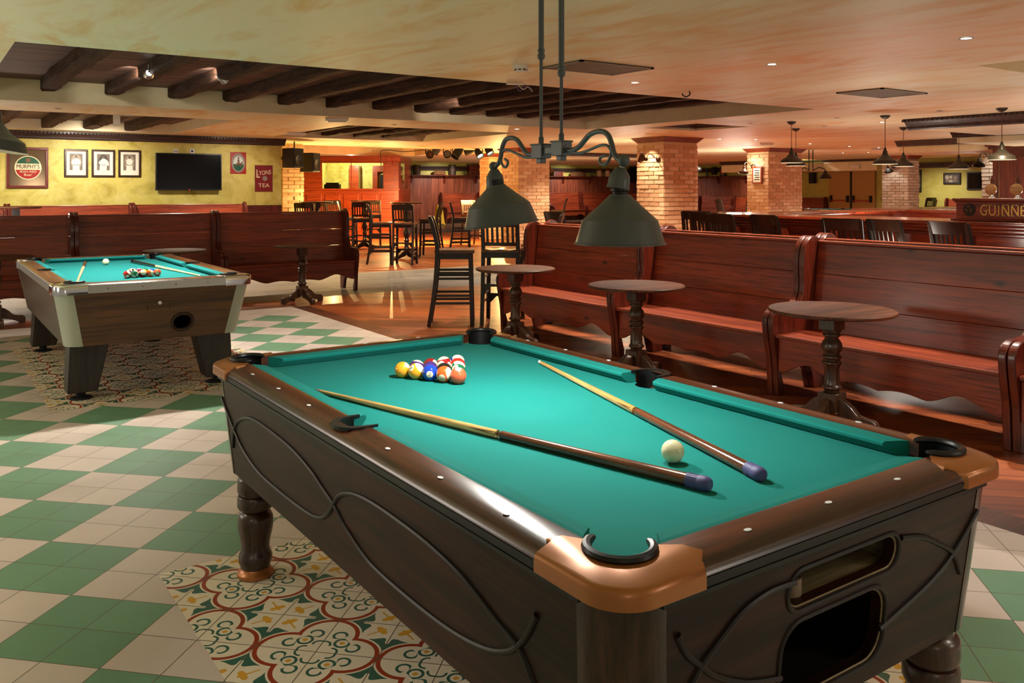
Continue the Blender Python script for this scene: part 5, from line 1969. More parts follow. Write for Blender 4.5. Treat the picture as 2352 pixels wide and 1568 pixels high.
disc(m_, ell(ex, ez, er * .93, er * .93, 30, 191, 349), .0155)
m_.build('red_base', M['sign_red'], o)
m_ = MB()
disc(m_, rrect(ex - .035, ex + .035, ez + .095, ez + .165, .015), .017)
m_.build('crest', M['sign_brown'], o)
def sign_text(body, x, z, w, h, d, mat, parent, bold=.0, M2=None):
    vs, fs = text_mesh(body, .1, .0008, bold, 1, (w, h))
    mb = MB().add(vs, fs, 0, False, T(x, -d, z) @ RX(90))
    return mb.build('lettering', mat, parent)
sign_text("MURPHY'S", ex, ez + .022, .345, .075, .018, M['ink'], o, 0)
sign_text('IRISH RED', ex, ez - .068, .25, .034, .018, M['sign_cream'], o, 0)
sign_text('Beer', ex, ez - .122, .12, .04, .018, M['sign_cream'], o)

# three portraits
def portrait(u0, v0, u1, v1, lab, pose):
    x0, x1, z0, z1 = rect(u0, v0, u1, v1)
    cx, cz, W, Hh = (x0 + x1) / 2, (z0 + z1) / 2, x1 - x0, z1 - z0
    r = thing('framed_portrait', lab, 'picture', (cx, YW - .002, cz), 0, 'three sepia portraits')
    frame_mb(-W / 2, W / 2, -Hh / 2, Hh / 2, .035, .03).build('frame', M['frame_dark'], r, .006, 2)
    frame_mb(-W / 2 + .024, W / 2 - .024, -Hh / 2 + .024, Hh / 2 - .024, .012, .026).build('gilt_beading', M['frame_gold'], r)
    MB().box(-W / 2 + .03, W / 2 - .03, -.008, 0, -Hh / 2 + .03, Hh / 2 - .03).build('mount', M['paper'], r)
    a, b, c, d = -W * .27, W * .27, -Hh * .25, Hh * .34
    ph = MB().box(a, b, -.0095, -.008, c, d).build('photograph', M['sepia'], r)
    m_ = MB()
    disc(m_, ell(0, c + (d - c) * .5, (b - a) * .40, (d - c) * .46, 28), .0102)
    m_.build('print_backdrop', M['sepia_l'] if pose != 1 else M['sepia_d'], ph)
    fig = MB()
    s = (d - c)
    head = ell(.0, c + s * .80, s * .065, s * .085, 18)
    body = [(-.20, .0), (-.17, .30), (-.24, .45), (-.22, .60), (-.10, .70), (-.045, .73), (.045, .73), (.10, .70), (.22, .60), (.26, .44), (.16, .32), (.20, .0)] if pose != 1 else [(-.22, 0), (-.2, .4), (-.16, .6), (-.05, .72), (.05, .72), (.2, .64), (.3, .5), (.32, .3), (.2, .28), (.18, 0)]
    body = [(x * s, c + z * s) for x, z in body]
    disc(fig, body, .0118, 0)
    disc(fig, head, .0124, 1)
    cap = ell(0, c + s * .84, s * .075, s * .06, 14, 0, 180)
    disc(fig, cap, .0130, 2)
    for sg in (-1, 1):
        disc(fig, [(sg * .21 * s, c + .58 * s), (sg * .28 * s, c + .44 * s), (sg * .14 * s, c + .34 * s), (sg * .13 * s, c + .40 * s), (sg * .21 * s, c + .45 * s), (sg * .16 * s, c + .60 * s)], .0128, 1 if pose == 2 else 0)
    disc(fig, [(-.17 * s, c + .31 * s), (.16 * s, c + .31 * s), (.16 * s, c + .335 * s), (-.17 * s, c + .335 * s)], .0126, 2)
    fig.build('printed_figure', [M['paper'], M['skin_print'], M['sepia_d']], ph)


portrait(147, 342, 202, 407, 'framed sepia portrait of a man with hand on hip, left of three', 0)
portrait(210, 343, 264, 407, 'framed sepia portrait of a person beside a dark background, middle of three', 1)
portrait(271, 344, 323, 407, 'framed sepia portrait of a person in cap with folded arms, right of three', 2)

# television
x0, x1, z0, z1 = rect(354, 351, 505, 437)
r = thing('television', 'large black flat television on the yellow wall', 'television', ((x0 + x1) / 2, YW - .1, (z0 + z1) / 2))
W, Hh = x1 - x0, z1 - z0
MB().box(-W / 2, W / 2, -.03, .02, -Hh / 2, Hh / 2).build('casing', M['tv_frame'], r, .006, 2)
MB().box(-W / 2 + .02, W / 2 - .02, -.0315, -.03, -Hh / 2 + .03, Hh / 2 - .02).build('screen', M['tv'], r)
MB().box(-.2, .2, .02, .098, -.2, .2).build('wall_bracket', M['black_rough'], r)
MB().lathe([(.007, 0), (.007, .004)], 10, T(.0, -.03, -Hh / 2 + .012) @ RX(90)).build('standby_light', M['red_led'], r)
for u, lb, s in ((403, 'white double socket above the television, left one', 2), (441, 'white socket above the television, right one', 1)):
    p = on_y(u, 347, YW)
    r = thing('wall_socket', lb, 'socket', (p.x, YW, p.z), 0, 'sockets above the television')
    MB().box(-.045, .045, -.012, 0, -.045, .045).build('plate', M['white'], r, .004, 2)
    if s == 2: MB().box(-.025, -.006, -.016, -.012, -.015, .015).box(.006, .025, -.016, -.012, -.015, .015).build('contacts', M['grey'], r)
    else: MB().lathe([(.022, 0), (.022, .004)], 16, T(0, -.012, 0) @ RX(90)).build('contacts', M['black'], r)

# red sign with an oval picture
x0, x1, z0, z1 = rect(529, 349, 565, 399)
W, Hh = x1 - x0, z1 - z0
r = thing('wall_sign', 'red enamel sign with a grey scrolled oval showing a rider, right of the television', 'sign', ((x0 + x1) / 2, YW - .002, (z0 + z1) / 2))
MB().box(-W / 2, W / 2, -.012, 0, -Hh / 2, Hh / 2).build('plate', M['sign_red'], r, .003, 1)
m_ = MB()
disc(m_, ell(0, .0, W * .44, Hh * .45, 36), .0135)
o = m_.build('scroll_border', M['sign_grey'], r)
m_ = MB()
disc(m_, ell(0, -.01, W * .33, Hh * .34, 32), .015)
m_.build('painted_sky', M['sign_sky'], o)
m_ = MB()
disc(m_, ell(0, -.01, W * .33, Hh * .34, 24, 185, 355), .0162)
m_.build('painted_field', M['sign_green'], o)
m_ = MB()
disc(m_, [(-.06, -.07), (-.05, -.02), (-.03, .0), (.05, .0), (.075, .03), (.09, .02), (.08, -.005), (.06, -.03), (.055, -.08), (.04, -.08), (.035, -.035), (-.03, -.035), (-.045, -.075)], .0175)
disc(m_, [(-.015, -.01), (-.02, .06), (.0, .085), (.02, .06), (.02, -.01)], .0180)
disc(m_, ell(0, .10, .018, .02, 12), .0180)
m_.build('painted_rider', M['sign_brown'], o)

# tea sign
x0, x1, z0, z1 = rect(585, 379, 626, 440)
W, Hh = x1 - x0, z1 - z0
r = thing('wall_sign', 'dark red enamel tea sign at the right end of the yellow wall', 'sign', ((x0 + x1) / 2, YW - .002, (z0 + z1) / 2))
MB().box(-W / 2, W / 2, -.012, 0, -Hh / 2, Hh / 2).build('plate', M['sign_dred'], r, .003, 1)
frame_mb(-W / 2 + .006, W / 2 - .006, -Hh / 2 + .006, Hh / 2 - .006, .006, .014).build('border', M['sign_brown'], r)
vs, fs = text_mesh('LYONS', .1, .0008, 0, 1, (W * .78, .085))
MB().add([(a, b + a * .10, c) for a, b, c in vs], fs, 0, False, T(.0, -.0145, Hh * .22) @ RX(90)).build('lettering', M['sign_cream'], r)
vs, fs = text_mesh('L', .1, .0008, 0, 1, (.07, .16))
MB().add(vs, fs, 0, False, T(-W * .32, -.0148, Hh * .18) @ RX(90)).build('lettering', M['sign_cream'], r)
sign_text('TEA', 0.0, -Hh * .26, W * .62, .075, .0145, M['sign_cream'], r, 0)
m_ = MB()
disc(m_, ell(.02, 0, .05, .05, 24), .0142)
m_.build('badge', M['sign_grey'], r)

# loudspeakers on wall arms beyond the yellow wall
def wall_speaker(u, v, D, rz, lab):
    q = at_d(u, v, D)
    r = thing('loudspeaker', lab, 'loudspeaker', q, rz, 'charcoal loudspeakers by the brick pier')
    pl = [(-.17, -.16), (.17, -.16), (.12, .16), (-.12, .16)]
    MB().prism(pl, -.2, .2).build('cabinet', M['speaker'], r, .012, 2)
    MB().box(-.15, .15, -.172, -.16, -.18, .18).build('grille', M['black_rough'], r, .004, 1)
    MB().lathe([(.10, 0), (.11, .006), (.04, -.012), (.001, -.012)], 28, T(0, -.173, -.04) @ RX(90)).build('cone', M['darkmetal'], r)
    MB().box(-.03, .03, .16, .36, -.03, .03).box(-.05, .05, .34, .38, -.12, .12).tube([(0, .36, 0), (0, .36, H - q.z - .001)], .015, 8).build('bracket', M['black'], r)


wall_speaker(671, 363, 17.6, 30, 'charcoal loudspeaker next to the yellow wall corner')
wall_speaker(711, 373, 18.2, 40, 'charcoal loudspeaker in front of the booth corner')

# stage lamps under the far recess
def stage_lamp(u, v, D, aim, lab, lit, s=1.0):
    q = at_d(u, v, D)
    r = thing('stage_lamp', lab, 'stage lamp', q, 0, 'stage lamps under the ceiling')
    d = Vector(aim).normalized()
    Mx = d.to_track_quat('Z', 'Y').to_matrix().to_4x4() @ Matrix.Scale(s, 4)
    MB().lathe([(.05, -.20), (.085, -.17), (.10, -.10), (.115, -.04), (.115, .10), (.125, .10), (.125, .125), (.105, .125), (.10, .06)], 24, Mx, 0, True, False).build('barrel', M['black_rough'], r)
    MB().lathe([(.10, .055), (.10, .062)], 24, Mx).build('lens', M['stage_lens'] if lit else M['mirror'], r)
    h = H + .205 - q.z
    mb = MB()
    mb.tube([(-.13 * s, 0, 0), (-.14 * s, 0, .12 * s), (-.08 * s, 0, .2 * s), (.08 * s, 0, .2 * s), (.14 * s, 0, .12 * s), (.13 * s, 0, 0)], .012, 8)
    mb.tube([(0, 0, .2 * s), (0, 0, max(h, .22))], .014, 8)
    mb.build('yoke', M['black'], r)


fw = (-SI, -CO, 0)
rt = (CO, -SI, 0)
def dirc(a, b, c): return Vector(fw) * a + Vector(rt) * b + Vector((0, 0, c))
stage_lamp(986, 353, 21.8, dirc(1, .3, -.4), 'stage lamp facing us with its lens dark, leftmost of the row', False, .8)
stage_lamp(1003, 346, 23.0, dirc(-.4, -.5, -.6), 'stage lamp half hidden behind the leftmost one', False, .75)
stage_lamp(1027, 353, 21.8, dirc(1, .1, -.2), 'stage lamp with a golden glowing lens facing us', False, .8)
stage_lamp(1050, 352, 21.6, dirc(.4, -.5, -.8), 'large black stage lamp aimed down in the middle of the row', False, 1.0)
stage_lamp(1077, 346, 22.4, dirc(-.3, -.9, -.3), 'black stage lamp pointing left toward the booth', False, .85)
stage_lamp(1100, 353, 21.6, dirc(.6, .5, -.8), 'brightly lit stage lamp with a starry glare', True, .8)
stage_lamp(1123, 346, 21.6, dirc(.5, .5, -.9), 'lit stage lamp at the right end of the row', True, .8)
q0, q1 = at_d(960, 342, 21.9), at_d(1135, 342, 21.9)
tag(MB().tube([(q0.x, q0.y, 2.685), (q1.x, q1.y, 2.685)], .025, 10).build('lighting_bar', M['black'], None), 'thin dark bar carrying the stage lamps', 'lighting bar')
pts = [at_d(u, v, 24.0) for u, v in ((876, 395), (875, 370), (874, 350), (880, 345), (900, 345), (930, 348), (975, 344))]
tag(MB().tube(smooth_path(pts, 5), .012, 6).build('cable', M['cable']), 'dark cable looping from the booth to the stage lamps', 'cable')

# ------------------------------------------------------------------ wall lamps on the pillars
def sconce(base, out, lab, mat=None, s=1.0, aim=None, lit=0):
    r = thing('wall_lamp', lab, 'wall lamp', base, 0, 'swan neck wall lamps on the pillars')
    o = Vector(out).normalized()
    mt = mat or M['bronze']
    Mo = o.to_track_quat('Z', 'Y').to_matrix().to_4x4()
    MB().lathe([(.06 * s, 0), (.058 * s, .015), (.03 * s, .03), (.012 * s, .035)], 20, Mo).build('wall_plate', mt, r)
    path = [o * .02, o * .10 + Vector((0, 0, .03)), o * .2 + Vector((0, 0, .10)), o * .30 + Vector((0, 0, .08)), o * .33 + Vector((0, 0, -.02))]
    MB().tube(smooth_path([p * s for p in path], 5), .009 * s, 8).build('swan_neck', mt, r)
    d = Vector(aim).normalized() if aim else Vector((0, 0, -1))
    Ms = T(*(path[-1] * s)) @ d.to_track_quat('Z', 'Y').to_matrix().to_4x4() @ Matrix.Scale(s, 4)
    MB().lathe([(.02, -.02), (.035, 0), (.04, .04), (.06, .06), (.12, .12), (.125, .16), (.118, .158), (.112, .12), (.05, .062)], 28, Ms, 0, True, False).build('shade', mt, r)
    MB().sphere(.03, 14, 8, Ms @ T(0, 0, .09)).build('bulb', M['bulb_dim'] if lit else M['lamp_in'], r)
    return r


sconce((11.78, 12.05, 2.02), (-1, 0, 0), 'swan neck lamp swung out from the golden lit pillar', None, .9, (-.6, .7, .3))
sconce((12.73, 12.3, 1.95), (1, 0, 0), 'dark swan neck lamp on the right side of the golden lit pillar', M['darkmetal'], .9, (.5, 0, -.8), 0)
p = on_z(1191, 339, H)
sconce((p.x + .96, p.y + .4, 2.02), (1, 0, 0), 'bronze swan neck lamp right of the pillar between the shades', None, .9, (.2, 0, -1))
p = on_z(1160, 353, H)
sconce((p.x + .25, p.y - .01, 2.12), (-.1, -1, 0), 'copper swan neck lamp on the orange lit pillar', None, 1.0, (-.3, -.2, -1))
sconce((17.14, 14.2, 2.0), (-1, 0, 0), 'bronze lamp beside the bright sign on the pink pillar', None, 1.0, (-.2, 0, -1))
sconce((24.44, 14.9, 2.12), (-1, 0, 0), 'dark swan neck lamp lighting the pale brick pillar', M['darkmetal'], 1.0, (.5, 0, -1))
p = at_d(2262, 400, 18.6)
sconce((p.x - .12, p.y - .2, 2.1), (-1, .3, 0), 'dark swan neck lamp on the whitewashed pillar by the back bar', M['darkmetal'], 1.0, (-.2, 0, -1))
# hanging picture on the pink pillar
r = thing('framed_notice', 'small framed white notice glowing under a lamp on the pink pillar', 'picture', (17.12, 14.05, 1.78))
MB().box(-.02, 0, -.15, .15, -.22, .22).build('frame', M['mahogany'], r, .004, 1)
MB().box(-.023, -.02, -.11, .11, -.17, .17).build('notice', M['paper'], r)
mb = MB()
for k in range(5):
    mb.box(-.0245, -.023, -.08, .08 - .02 * (k % 2), .10 - k * .055, .125 - k * .055)
mb.build('printed_lines', M['sepia_d'], r)

# ------------------------------------------------------------------ things on the far shelves
YS, ZS = 28.63, 1.97
def sx(u): return on_y(u, 404, YS).x
def barrel(u, h, w, lab):
    r = thing('barrel', lab, 'barrel', (sx(u), YS, ZS), 0, 'barrels on the long shelf')
    pr_ = [(w * .42, 0), (w * .47, h * .2), (w * .5, h * .5), (w * .47, h * .8), (w * .42, h)]
    MB().lathe(pr_, 20).build('staves', M['barrel'], r)
    mb = MB()
    for z in (.1, .28, .72, .9):
        q = w * (.42 + .08 * (1 - abs(z - .5) * 2) ** .8)
        mb.lathe([(q + .006, h * z - .012), (q + .006, h * z + .012)], 20)
    mb.build('hoops', M['darkmetal'], r)


def bottle(pos, h, lab, mat=None, grp='bottles on the far shelves'):
    r = h * .13
    o = MB().lathe([(r * .9, 0), (r, .01), (r, h * .5), (r * .85, h * .6), (r * .38, h * .72), (r * .34, h * .95), (r * .42, h * .96), (r * .42, h)], 16).build('bottle', mat or M['bottle'], loc=pos)
    tag(o, lab, 'bottle', grp)


def jug(pos, h, lab):
    r = thing('stoneware_jug', lab, 'jug', pos, 0, 'two stoneware jugs')
    w = h * .29
    MB().lathe([(w * .95, 0), (w, .015), (w, h * .62)], 24).build('body', M['stoneware'], r)
    MB().lathe([(w, h * .62), (w * .97, h * .68), (w * .6, h * .84), (w * .32, h * .9), (w * .32, h * .97), (w * .38, h)], 24).build('shoulder', M['brownglaze'], r)
    MB().tube(smooth_path([(w * .5, 0, h * .84), (w * 1.1, 0, h * .88), (w * 1.05, 0, h * .7), (w * .8, 0, h * .7)], 4), .012, 8).build('handle', M['brownglaze'], r)


barrel(958, .36, .27, 'small dark barrel on the far shelf beside the booth')
barrel(1039, .40, .29, 'small dark barrel in the middle of the far shelf before the crate')
bottle((sx(942), YS, ZS), .21, 'pale bottle on the far shelf next to the booth, left of two')
bottle((sx(947), YS, ZS), .23, 'pale bottle on the far shelf next to the booth, right of two')
bottle((sx(1066), YS, ZS), .22, 'green bottle on the far shelf between barrel and crate')
def heap(u, w, h, lab, name='sack'):
    n, vs, fs = 10, [], []
    o = MB()
    for k in range(3):
        path = [(-w / 2 + w * i / 7, 0.02 * math.sin(i * 2 + k), h * (.22 + .28 * k) * (1 - .35 * abs(i / 3.5 - 1) ** 3) + .01 * math.sin(3 * i + k)) for i in range(8)]
        o.tube(smooth_path(path, 2), [max(.02, h * .23 * (1 - .5 * abs(i / 7 - 1) ** 4)) for i in range(15)], 9)
    q = o.build(name, M['sack'], loc=(sx(u), YS - .01, ZS + .01))
    tag(q, lab, 'sack', 'brown sacks on the long shelf')


heap(1010, .52, .17, 'brown sack lying between the two barrels on the far shelf')
heap(1328, .85, .19, 'long brown sack between the wooden box and the green bottle on the far shelf')
def crate(u, w, h, lab):
    r = thing('wooden_crate', lab, 'crate', (sx(u), YS, ZS), 0, 'crates on the long shelf')
    MB().box(-w / 2, w / 2, -.12, .12, 0, h).build('box', M['bench_end'], r, .004, 1)
    MB().box(-w / 2 - .004, w / 2 + .004, -.126, -.12, h * .30, h * .34).box(-w / 2 - .004, w / 2 + .004, -.126, -.12, h * .64, h * .68).box(-w / 2, -w / 2 + .04, -.128, -.12, 0, h).box(w / 2 - .04, w / 2, -.128, -.12, 0, h).build('battens', M['wains'], r)


crate(1090, .58, .42, 'big reddish crate on the far shelf left of the hanging lamp')
crate(1279, .50, .20, 'low wooden box behind the bronze swan neck lamp on the far shelf')
bottle((sx(1360), YS, ZS), .34, 'dark green bottle beside the stoneware jugs')
jug((sx(1376), YS, ZS), .40, 'cream stoneware jug with a brown top next to the green bottle')
jug((sx(1395), YS, ZS), .40, 'cream stoneware jug with a brown top next to the black screen')
jug((sx(1121), YS, ZS), .34, 'stoneware jug half hidden by the left lamp cap')
x0, x1 = sx(1438), sx(1488)
r = thing('television', 'black television above the far benches left of the golden lit pillar', 'television', ((x0 + x1) / 2, YS - .22, 2.06))
MB().box(-(x1 - x0) / 2, (x1 - x0) / 2, -.04, .04, -.36, .36).build('casing', M['tv_frame'], r)
MB().box(-.15, .15, .04, .385, -.05, .2).build('wall_bracket', M['black_rough'], r)
MB().box(-(x1 - x0) / 2 + .02, (x1 - x0) / 2 - .02, -.043, -.04, -.33, .34).build('screen', M['tv'], r)
MB().lathe([(.02, 0), (.02, .006)], 10, T((x1 - x0) * .15, -.04, -.345) @ RX(90)).build('standby_light', M['red_led'], r)
XS = 27.55
def sy(u): return on_x(u, 404, XS).y
bottle((XS, sy(1624), ZS), .34, 'green bottle on the shelf right of the golden lit pillar')
r = thing('storage_tin', 'dark green tin drum with a red label on the shelf right of the pillar', 'tin', (XS, sy(1660.5), ZS))
MB().lathe([(.13, 0), (.135, .01), (.135, .33), (.12, .37), (.07, .39), (.07, .43), (.08, .44)], 24).build('drum', M['tin_green'], r)
MB().prism(arc(0, 0, .137, 160, 262, 12) + arc(0, 0, .134, 262, 160, 12), .08, .26).build('label', M['sign_red'], r)
r = thing('loudspeaker', 'narrow black loudspeaker hanging beside the green tin', 'loudspeaker', (27.5, sy(1642), 2.15))
MB().box(-.08, .08, -.10, .10, -.12, .2).build('cabinet', M['black_rough'], r, .01, 1)
MB().box(.05, .14, -.03, .03, .12, .18).build('bracket', M['black'], r)

# pictures and screens on the olive wall
def wall_pic(u0, v0, u1, v1, lab, cat, kind):
    a, b = on_x(u0, v0, 27.69), on_x(u1, v1, 27.69)
    r = thing('television' if kind == 'tv' else 'framed_picture', lab, cat, (27.69, (a.y + b.y) / 2, (a.z + b.z) / 2))
    w, h = abs(a.y - b.y) / 2, abs(a.z - b.z) / 2
    MB().box(-.04, 0, -w, w, -h, h).build('frame' if kind != 'tv' else 'casing', M['black'], r)
    MB().box(-.043, -.04, -w + .04, w - .04, -h + .04, h - .04).build('print' if kind != 'tv' else 'screen', M['tv'] if kind == 'tv' else M['sepia_d'], r)
    if kind == 'pic':
        mb = MB()
        for p_, q_, s_, t_, mi in ((-.6, .25, .28, .38, 0), (-.05, .3, .25, .3, 0), (.45, .2, .3, .34, 1), (-.1, -.5, .3, .22, 0), (.45, -.45, .25, .2, 1), (-.6, -.45, .2, .22, 1)):
            mb.prism(ell(p_ * -w * .85, q_ * h * .85, s_ * w, t_ * h, 14), -.0445, -.043, YZ(), mi)
        mb.build('printed_shapes', [M['sepia_l'], M['sepia']], r)
    if kind == 'sign':
        mb = MB().box(-.0445, -.043, -w * .55, w * .2, -h * .2, h * .8, 0).box(-.0445, -.043, -w * .45, w * .1, -h * .55, -h * .25, 1).box(-.0445, -.043, w * .3, w * .7, -h * .8, h * .8, 2)
        mb.build('printed_shapes', [M['sign_red'], M['sign_green'], M['sepia_l']], r)


wall_pic(2168, 397, 2207, 423, 'dark framed picture on the olive wall under the lone pendant', 'picture', 'pic')
wall_pic(2222, 395, 2262, 436, 'dark screen on the olive wall beside the whitewashed pillar', 'television', 'tv')
wall_pic(1730, 396, 1756, 417, 'framed red and green picture left of the pink pillar', 'picture', 'sign')
wall_pic(2108, 389, 2117, 441, 'narrow pale framed notice right of the pale lit pillar', 'picture', 'pic')
q = on_x(1965, 383, 26.19)
r = thing('exit_light', 'white rectangular emergency light on the cream bulkhead over the tan doors', 'emergency light', (26.19, q.y, q.z))
MB().box(-.05, 0, -.18, .18, -.07, .07).build('housing', M['white'], r, .008, 2)
MB().box(-.056, -.05, -.16, .16, -.05, .05).build('diffuser', M['paper'], r)
q = at_d(1866, 405, 26.5)
r = thing('loudspeaker', 'narrow black loudspeaker beside the tan doors', 'loudspeaker', (27.5, on_x(1866, 405, 27.5).y, 1.88))
MB().box(-.1, .1, -.10, .10, -.24, .24).build('cabinet', M['black_rough'], r, .01, 1)
MB().box(.05, .18, -.03, .03, -.03, .03).build('bracket', M['black'], r)
# far lamp with two shades beside the doors
q = at_d(1858, 392, 22)
r = thing('pendant_lamp', 'far twin armed hanging lamp beside the pink pillar', 'hanging lamp', (q.x, q.y, q.z))
rv = Vector(rt)
mb = MB().tube([(0, 0, .0), (0, 0, H - q.z - .01)], .012, 8).tube([tuple(rv * .1), tuple(rv * .1 + Vector((0, 0, H - q.z - .01)))], .012, 8)
mb.tube(smooth_path([rv * .1, rv * .25 + Vector((0, 0, .08)), rv * .38 + Vector((0, 0, .05)), rv * .42], 4), .012, 8)
mb.tube(smooth_path([rv * 0, rv * -.12 + Vector((0, 0, .08)), rv * -.2 + Vector((0, 0, .0))], 4), .012, 8)
mb.build('arms', M['darkmetal'], r)
for k, (o_, t_) in enumerate(((rv * .42, 0), (rv * -.2, 40))):
    Ms = T(*o_) @ Matrix.Rotation(R(t_), 4, Vector((SI, CO, 0)))
    MB().lathe([(.03, 0), (.05, -.05), (.14, -.13), (.17, -.2), (.162, -.2), (.13, -.132)], 24, Ms, 0, True, False).build('shade', M['darkmetal'], r)
    MB().sphere(.045, 12, 8, Ms @ T(0, 0, -.15)).build('bulb', M['bulb_dim'], r)

# yellow folding sign
q = at_d(1009, V_HOR, 31.6)
r = thing('floor_sign', 'yellow folding floor sign leaning near the far benches', 'floor sign', (q.x, q.y, .13), yaw_for(150))
for s in (-1, 1):
    MB().frustum((-.14, .14, s * .18 - .012, s * .18 + .012), .03, (-.10, .10, s * .03 - .012, s * .03 + .012), .72).build('board', M['yellow'], r, .008, 2)
    MB().box(-.15, -.09, s * .19 - .02, s * .19 + .02, 0, .04).box(.09, .15, s * .19 - .02, s * .19 + .02, 0, .04).build('foot', M['yellow'], r)

# pews against the far panelled walls
xa = on_y(1027, 470, 28.1).x
gb = 'red pew benches along the far panelled wall'
pos = [xa, xa + 1.75, xa + 5.1, xa + 6.9, xa + 8.7]
lbs = ['distant red pew bench behind the yellow folding sign', 'distant red pew bench just left of the left lamp shade', 'distant red pew bench right of the pillar between the lamp shades', 'distant red pew bench in the middle of the far shelf wall', 'distant red pew bench under the black far television']
for x, lb in zip(pos, lbs):
    make_bench('pew_bench', 1.74, 1.18, lb, (x, 28.12, .13), 0, gb)
for k, y in enumerate((25.6, 23.7)):
    make_bench('pew_bench', 1.85, 1.15, ['distant red pew bench right of the golden lit pillar', 'distant red pew bench beside the open corner near the pink pillar'][k], (27.0, y, 0), -90, 'red pew benches along the olive wall')
for k, u in enumerate((1792, 2140)):
    y = on_x(u, 450, 26.6).y
    make_bench('pew_bench', 1.35, 1.15, ['distant red pew bench left of the tan doors', 'distant red pew bench under the picture on the olive wall'][k], (27.0, y, 0), -90, 'red pew benches along the olive wall')
# ------------------------------------------------------------------ light
def lamp_obj(kind, name, loc, energy, col, size=.1, aim=None, angle=90, blend=.6):
    l = bpy.data.lights.new(name, kind)
    l.energy = energy * (4.0 if name in ('downlight_light', 'unseen_spot_light') else 2.0)
    l.color = col
    if kind == 'AREA':
        l.shape = 'DISK'
        l.size = size
    else:
        l.shadow_soft_size = size
    if kind == 'SPOT':
        l.spot_size = R(angle)
        l.spot_blend = blend
    o = bpy.data.objects.new(name, l)
    COL.objects.link(o)
    o.location = loc
    if aim is not None:
        o.rotation_euler = (Vector(aim) - Vector(loc)).to_track_quat('-Z', 'Y').to_euler()
    return o


WARM, AMBER, NEUT, COOL = (1, .80, .56), (1, .66, .24), (1, .9, .76), (.86, .96, 1)
# recessed downlights that are lit
for k, q in enumerate(DL):
    lamp_obj('SPOT', 'downlight_light', (q.x, q.y, H - .03), 55 if k < 3 else 45, NEUT if k not in (3, 6, 7, 12) else COOL, .03, (q.x, q.y, 0), 110, .8)
# unseen ceiling spots added for brightness; the first follows the teal table's shadow
for x, y, e, c in ((1.5, 7.4, 110, NEUT), (-1.6, 4.4, 55, NEUT), (-1.5, .2, 12, NEUT), (3.4, -.8, 60, NEUT), (5.65, 7.5, 70, WARM), (5.65, 1.4, 60, NEUT), (3.2, 13.0, 110, WARM), (0.2, 14.6, 110, NEUT), (4.6, 15.2, 80, NEUT),
                   (7.5, 14.2, 80, WARM), (10.8, 11.2, 90, WARM), (8.4, 6.4, 70, WARM), (10.5, 5.0, 90, WARM), (13.0, 9.8, 90, WARM), (15.5, 11.0, 90, WARM), (13.2, 16, 100, WARM), (19, 17, 120, WARM),
                   (17.5, 25.5, 140, WARM), (12.5, 26.5, 120, WARM), (22.5, 22, 140, WARM), (24.5, 18, 120, NEUT), (21, 13, 110, NEUT), (16.3, 7.4, 70, NEUT), (24, 12, 110, NEUT)):
    lamp_obj('SPOT', 'unseen_spot_light', (x, y, H - .02), e, c, .05, (x, y, 0), 125, .9)
for x, y in ((10.5, 27.2), (13.5, 27.4), (16.5, 27.4), (19.5, 27.4), (22.5, 27.4), (25.5, 26.5), (26.2, 22.5), (26.0, 15.0), (25.2, 18.8), (25.2, 20.6)):  # fill spots added to lift the dark far walls
    lamp_obj('SPOT', 'far_wall_fill_light', (x, y, H - .03), 115, NEUT, .05, (x + (.9 if y < 26 or x > 25 else 0), y + (1.3 if y > 27 else 0), .6), 120, .9)
lamp_obj('SPOT', 'unseen_spot_light', (5.2, 8.9, H - .02), 60, WARM, .05, (5.0, 8.9, 0), 100, .8)  # unseen spot added to brighten the plank floor
lamp_obj('SPOT', 'side_fill_light', (-1.3, .9, 1.5), 55, NEUT, .06, (1.2, 2.3, 0), 34, .9)  # unseen spot added to light the patterned tiles under the table
lamp_obj('SPOT', 'door_fill_light', (24.8, 19.3, H - .03), 110, NEUT, .05, (27.6, 19.3, 1.1), 90, .8)  # extra spot added to brighten the tan doors
# wall washing spots
lamp_obj('SPOT', 'wall_spot_light', (2.4, 15.3, 2.42), 110, NEUT, .05, (2.6, 17, 1.0), 110, .9)
lamp_obj('SPOT', 'wall_spot_light', (5.2, 15.4, 2.42), 45, NEUT, .05, (5.0, 17, 1.0), 100, .9)
lamp_obj('SPOT', 'wall_spot_light', (.2, 15.3, 2.42), 75, NEUT, .05, (.4, 17, 1.0), 110, .9)
# amber stage light
for u, e in ((1100, 1300), (1123, 900), (880, 900)):
    q = at_d(u, 360, 21.5)
    tgt = at_d(930, 560, 23.2)
    lamp_obj('SPOT', 'stage_light', (q.x + .5, q.y + .3, 2.05), e, AMBER, .08, (tgt.x, tgt.y, 0), 85, .7)
q = at_d(900, 345, 22.0)  # three bare points added in mid-air to spread the amber light
lamp_obj('POINT', 'stage_fill_light', (q.x, q.y, 1.3), 45, AMBER, .0)
q = at_d(700, 400, 19.8)
lamp_obj('POINT', 'stage_fill_light', (7.7, 18.1, 1.2), 70, AMBER, .0)
q = at_d(1150, 370, 23.0)
lamp_obj('POINT', 'stage_fill_light', (q.x, q.y, 1.4), 90, AMBER, .0)
# inside the booth
q = at_d(806, 390, 27.0)
lamp_obj('POINT', 'booth_light', (q.x, q.y, 2.38), 75, (1, .95, .7), .05)
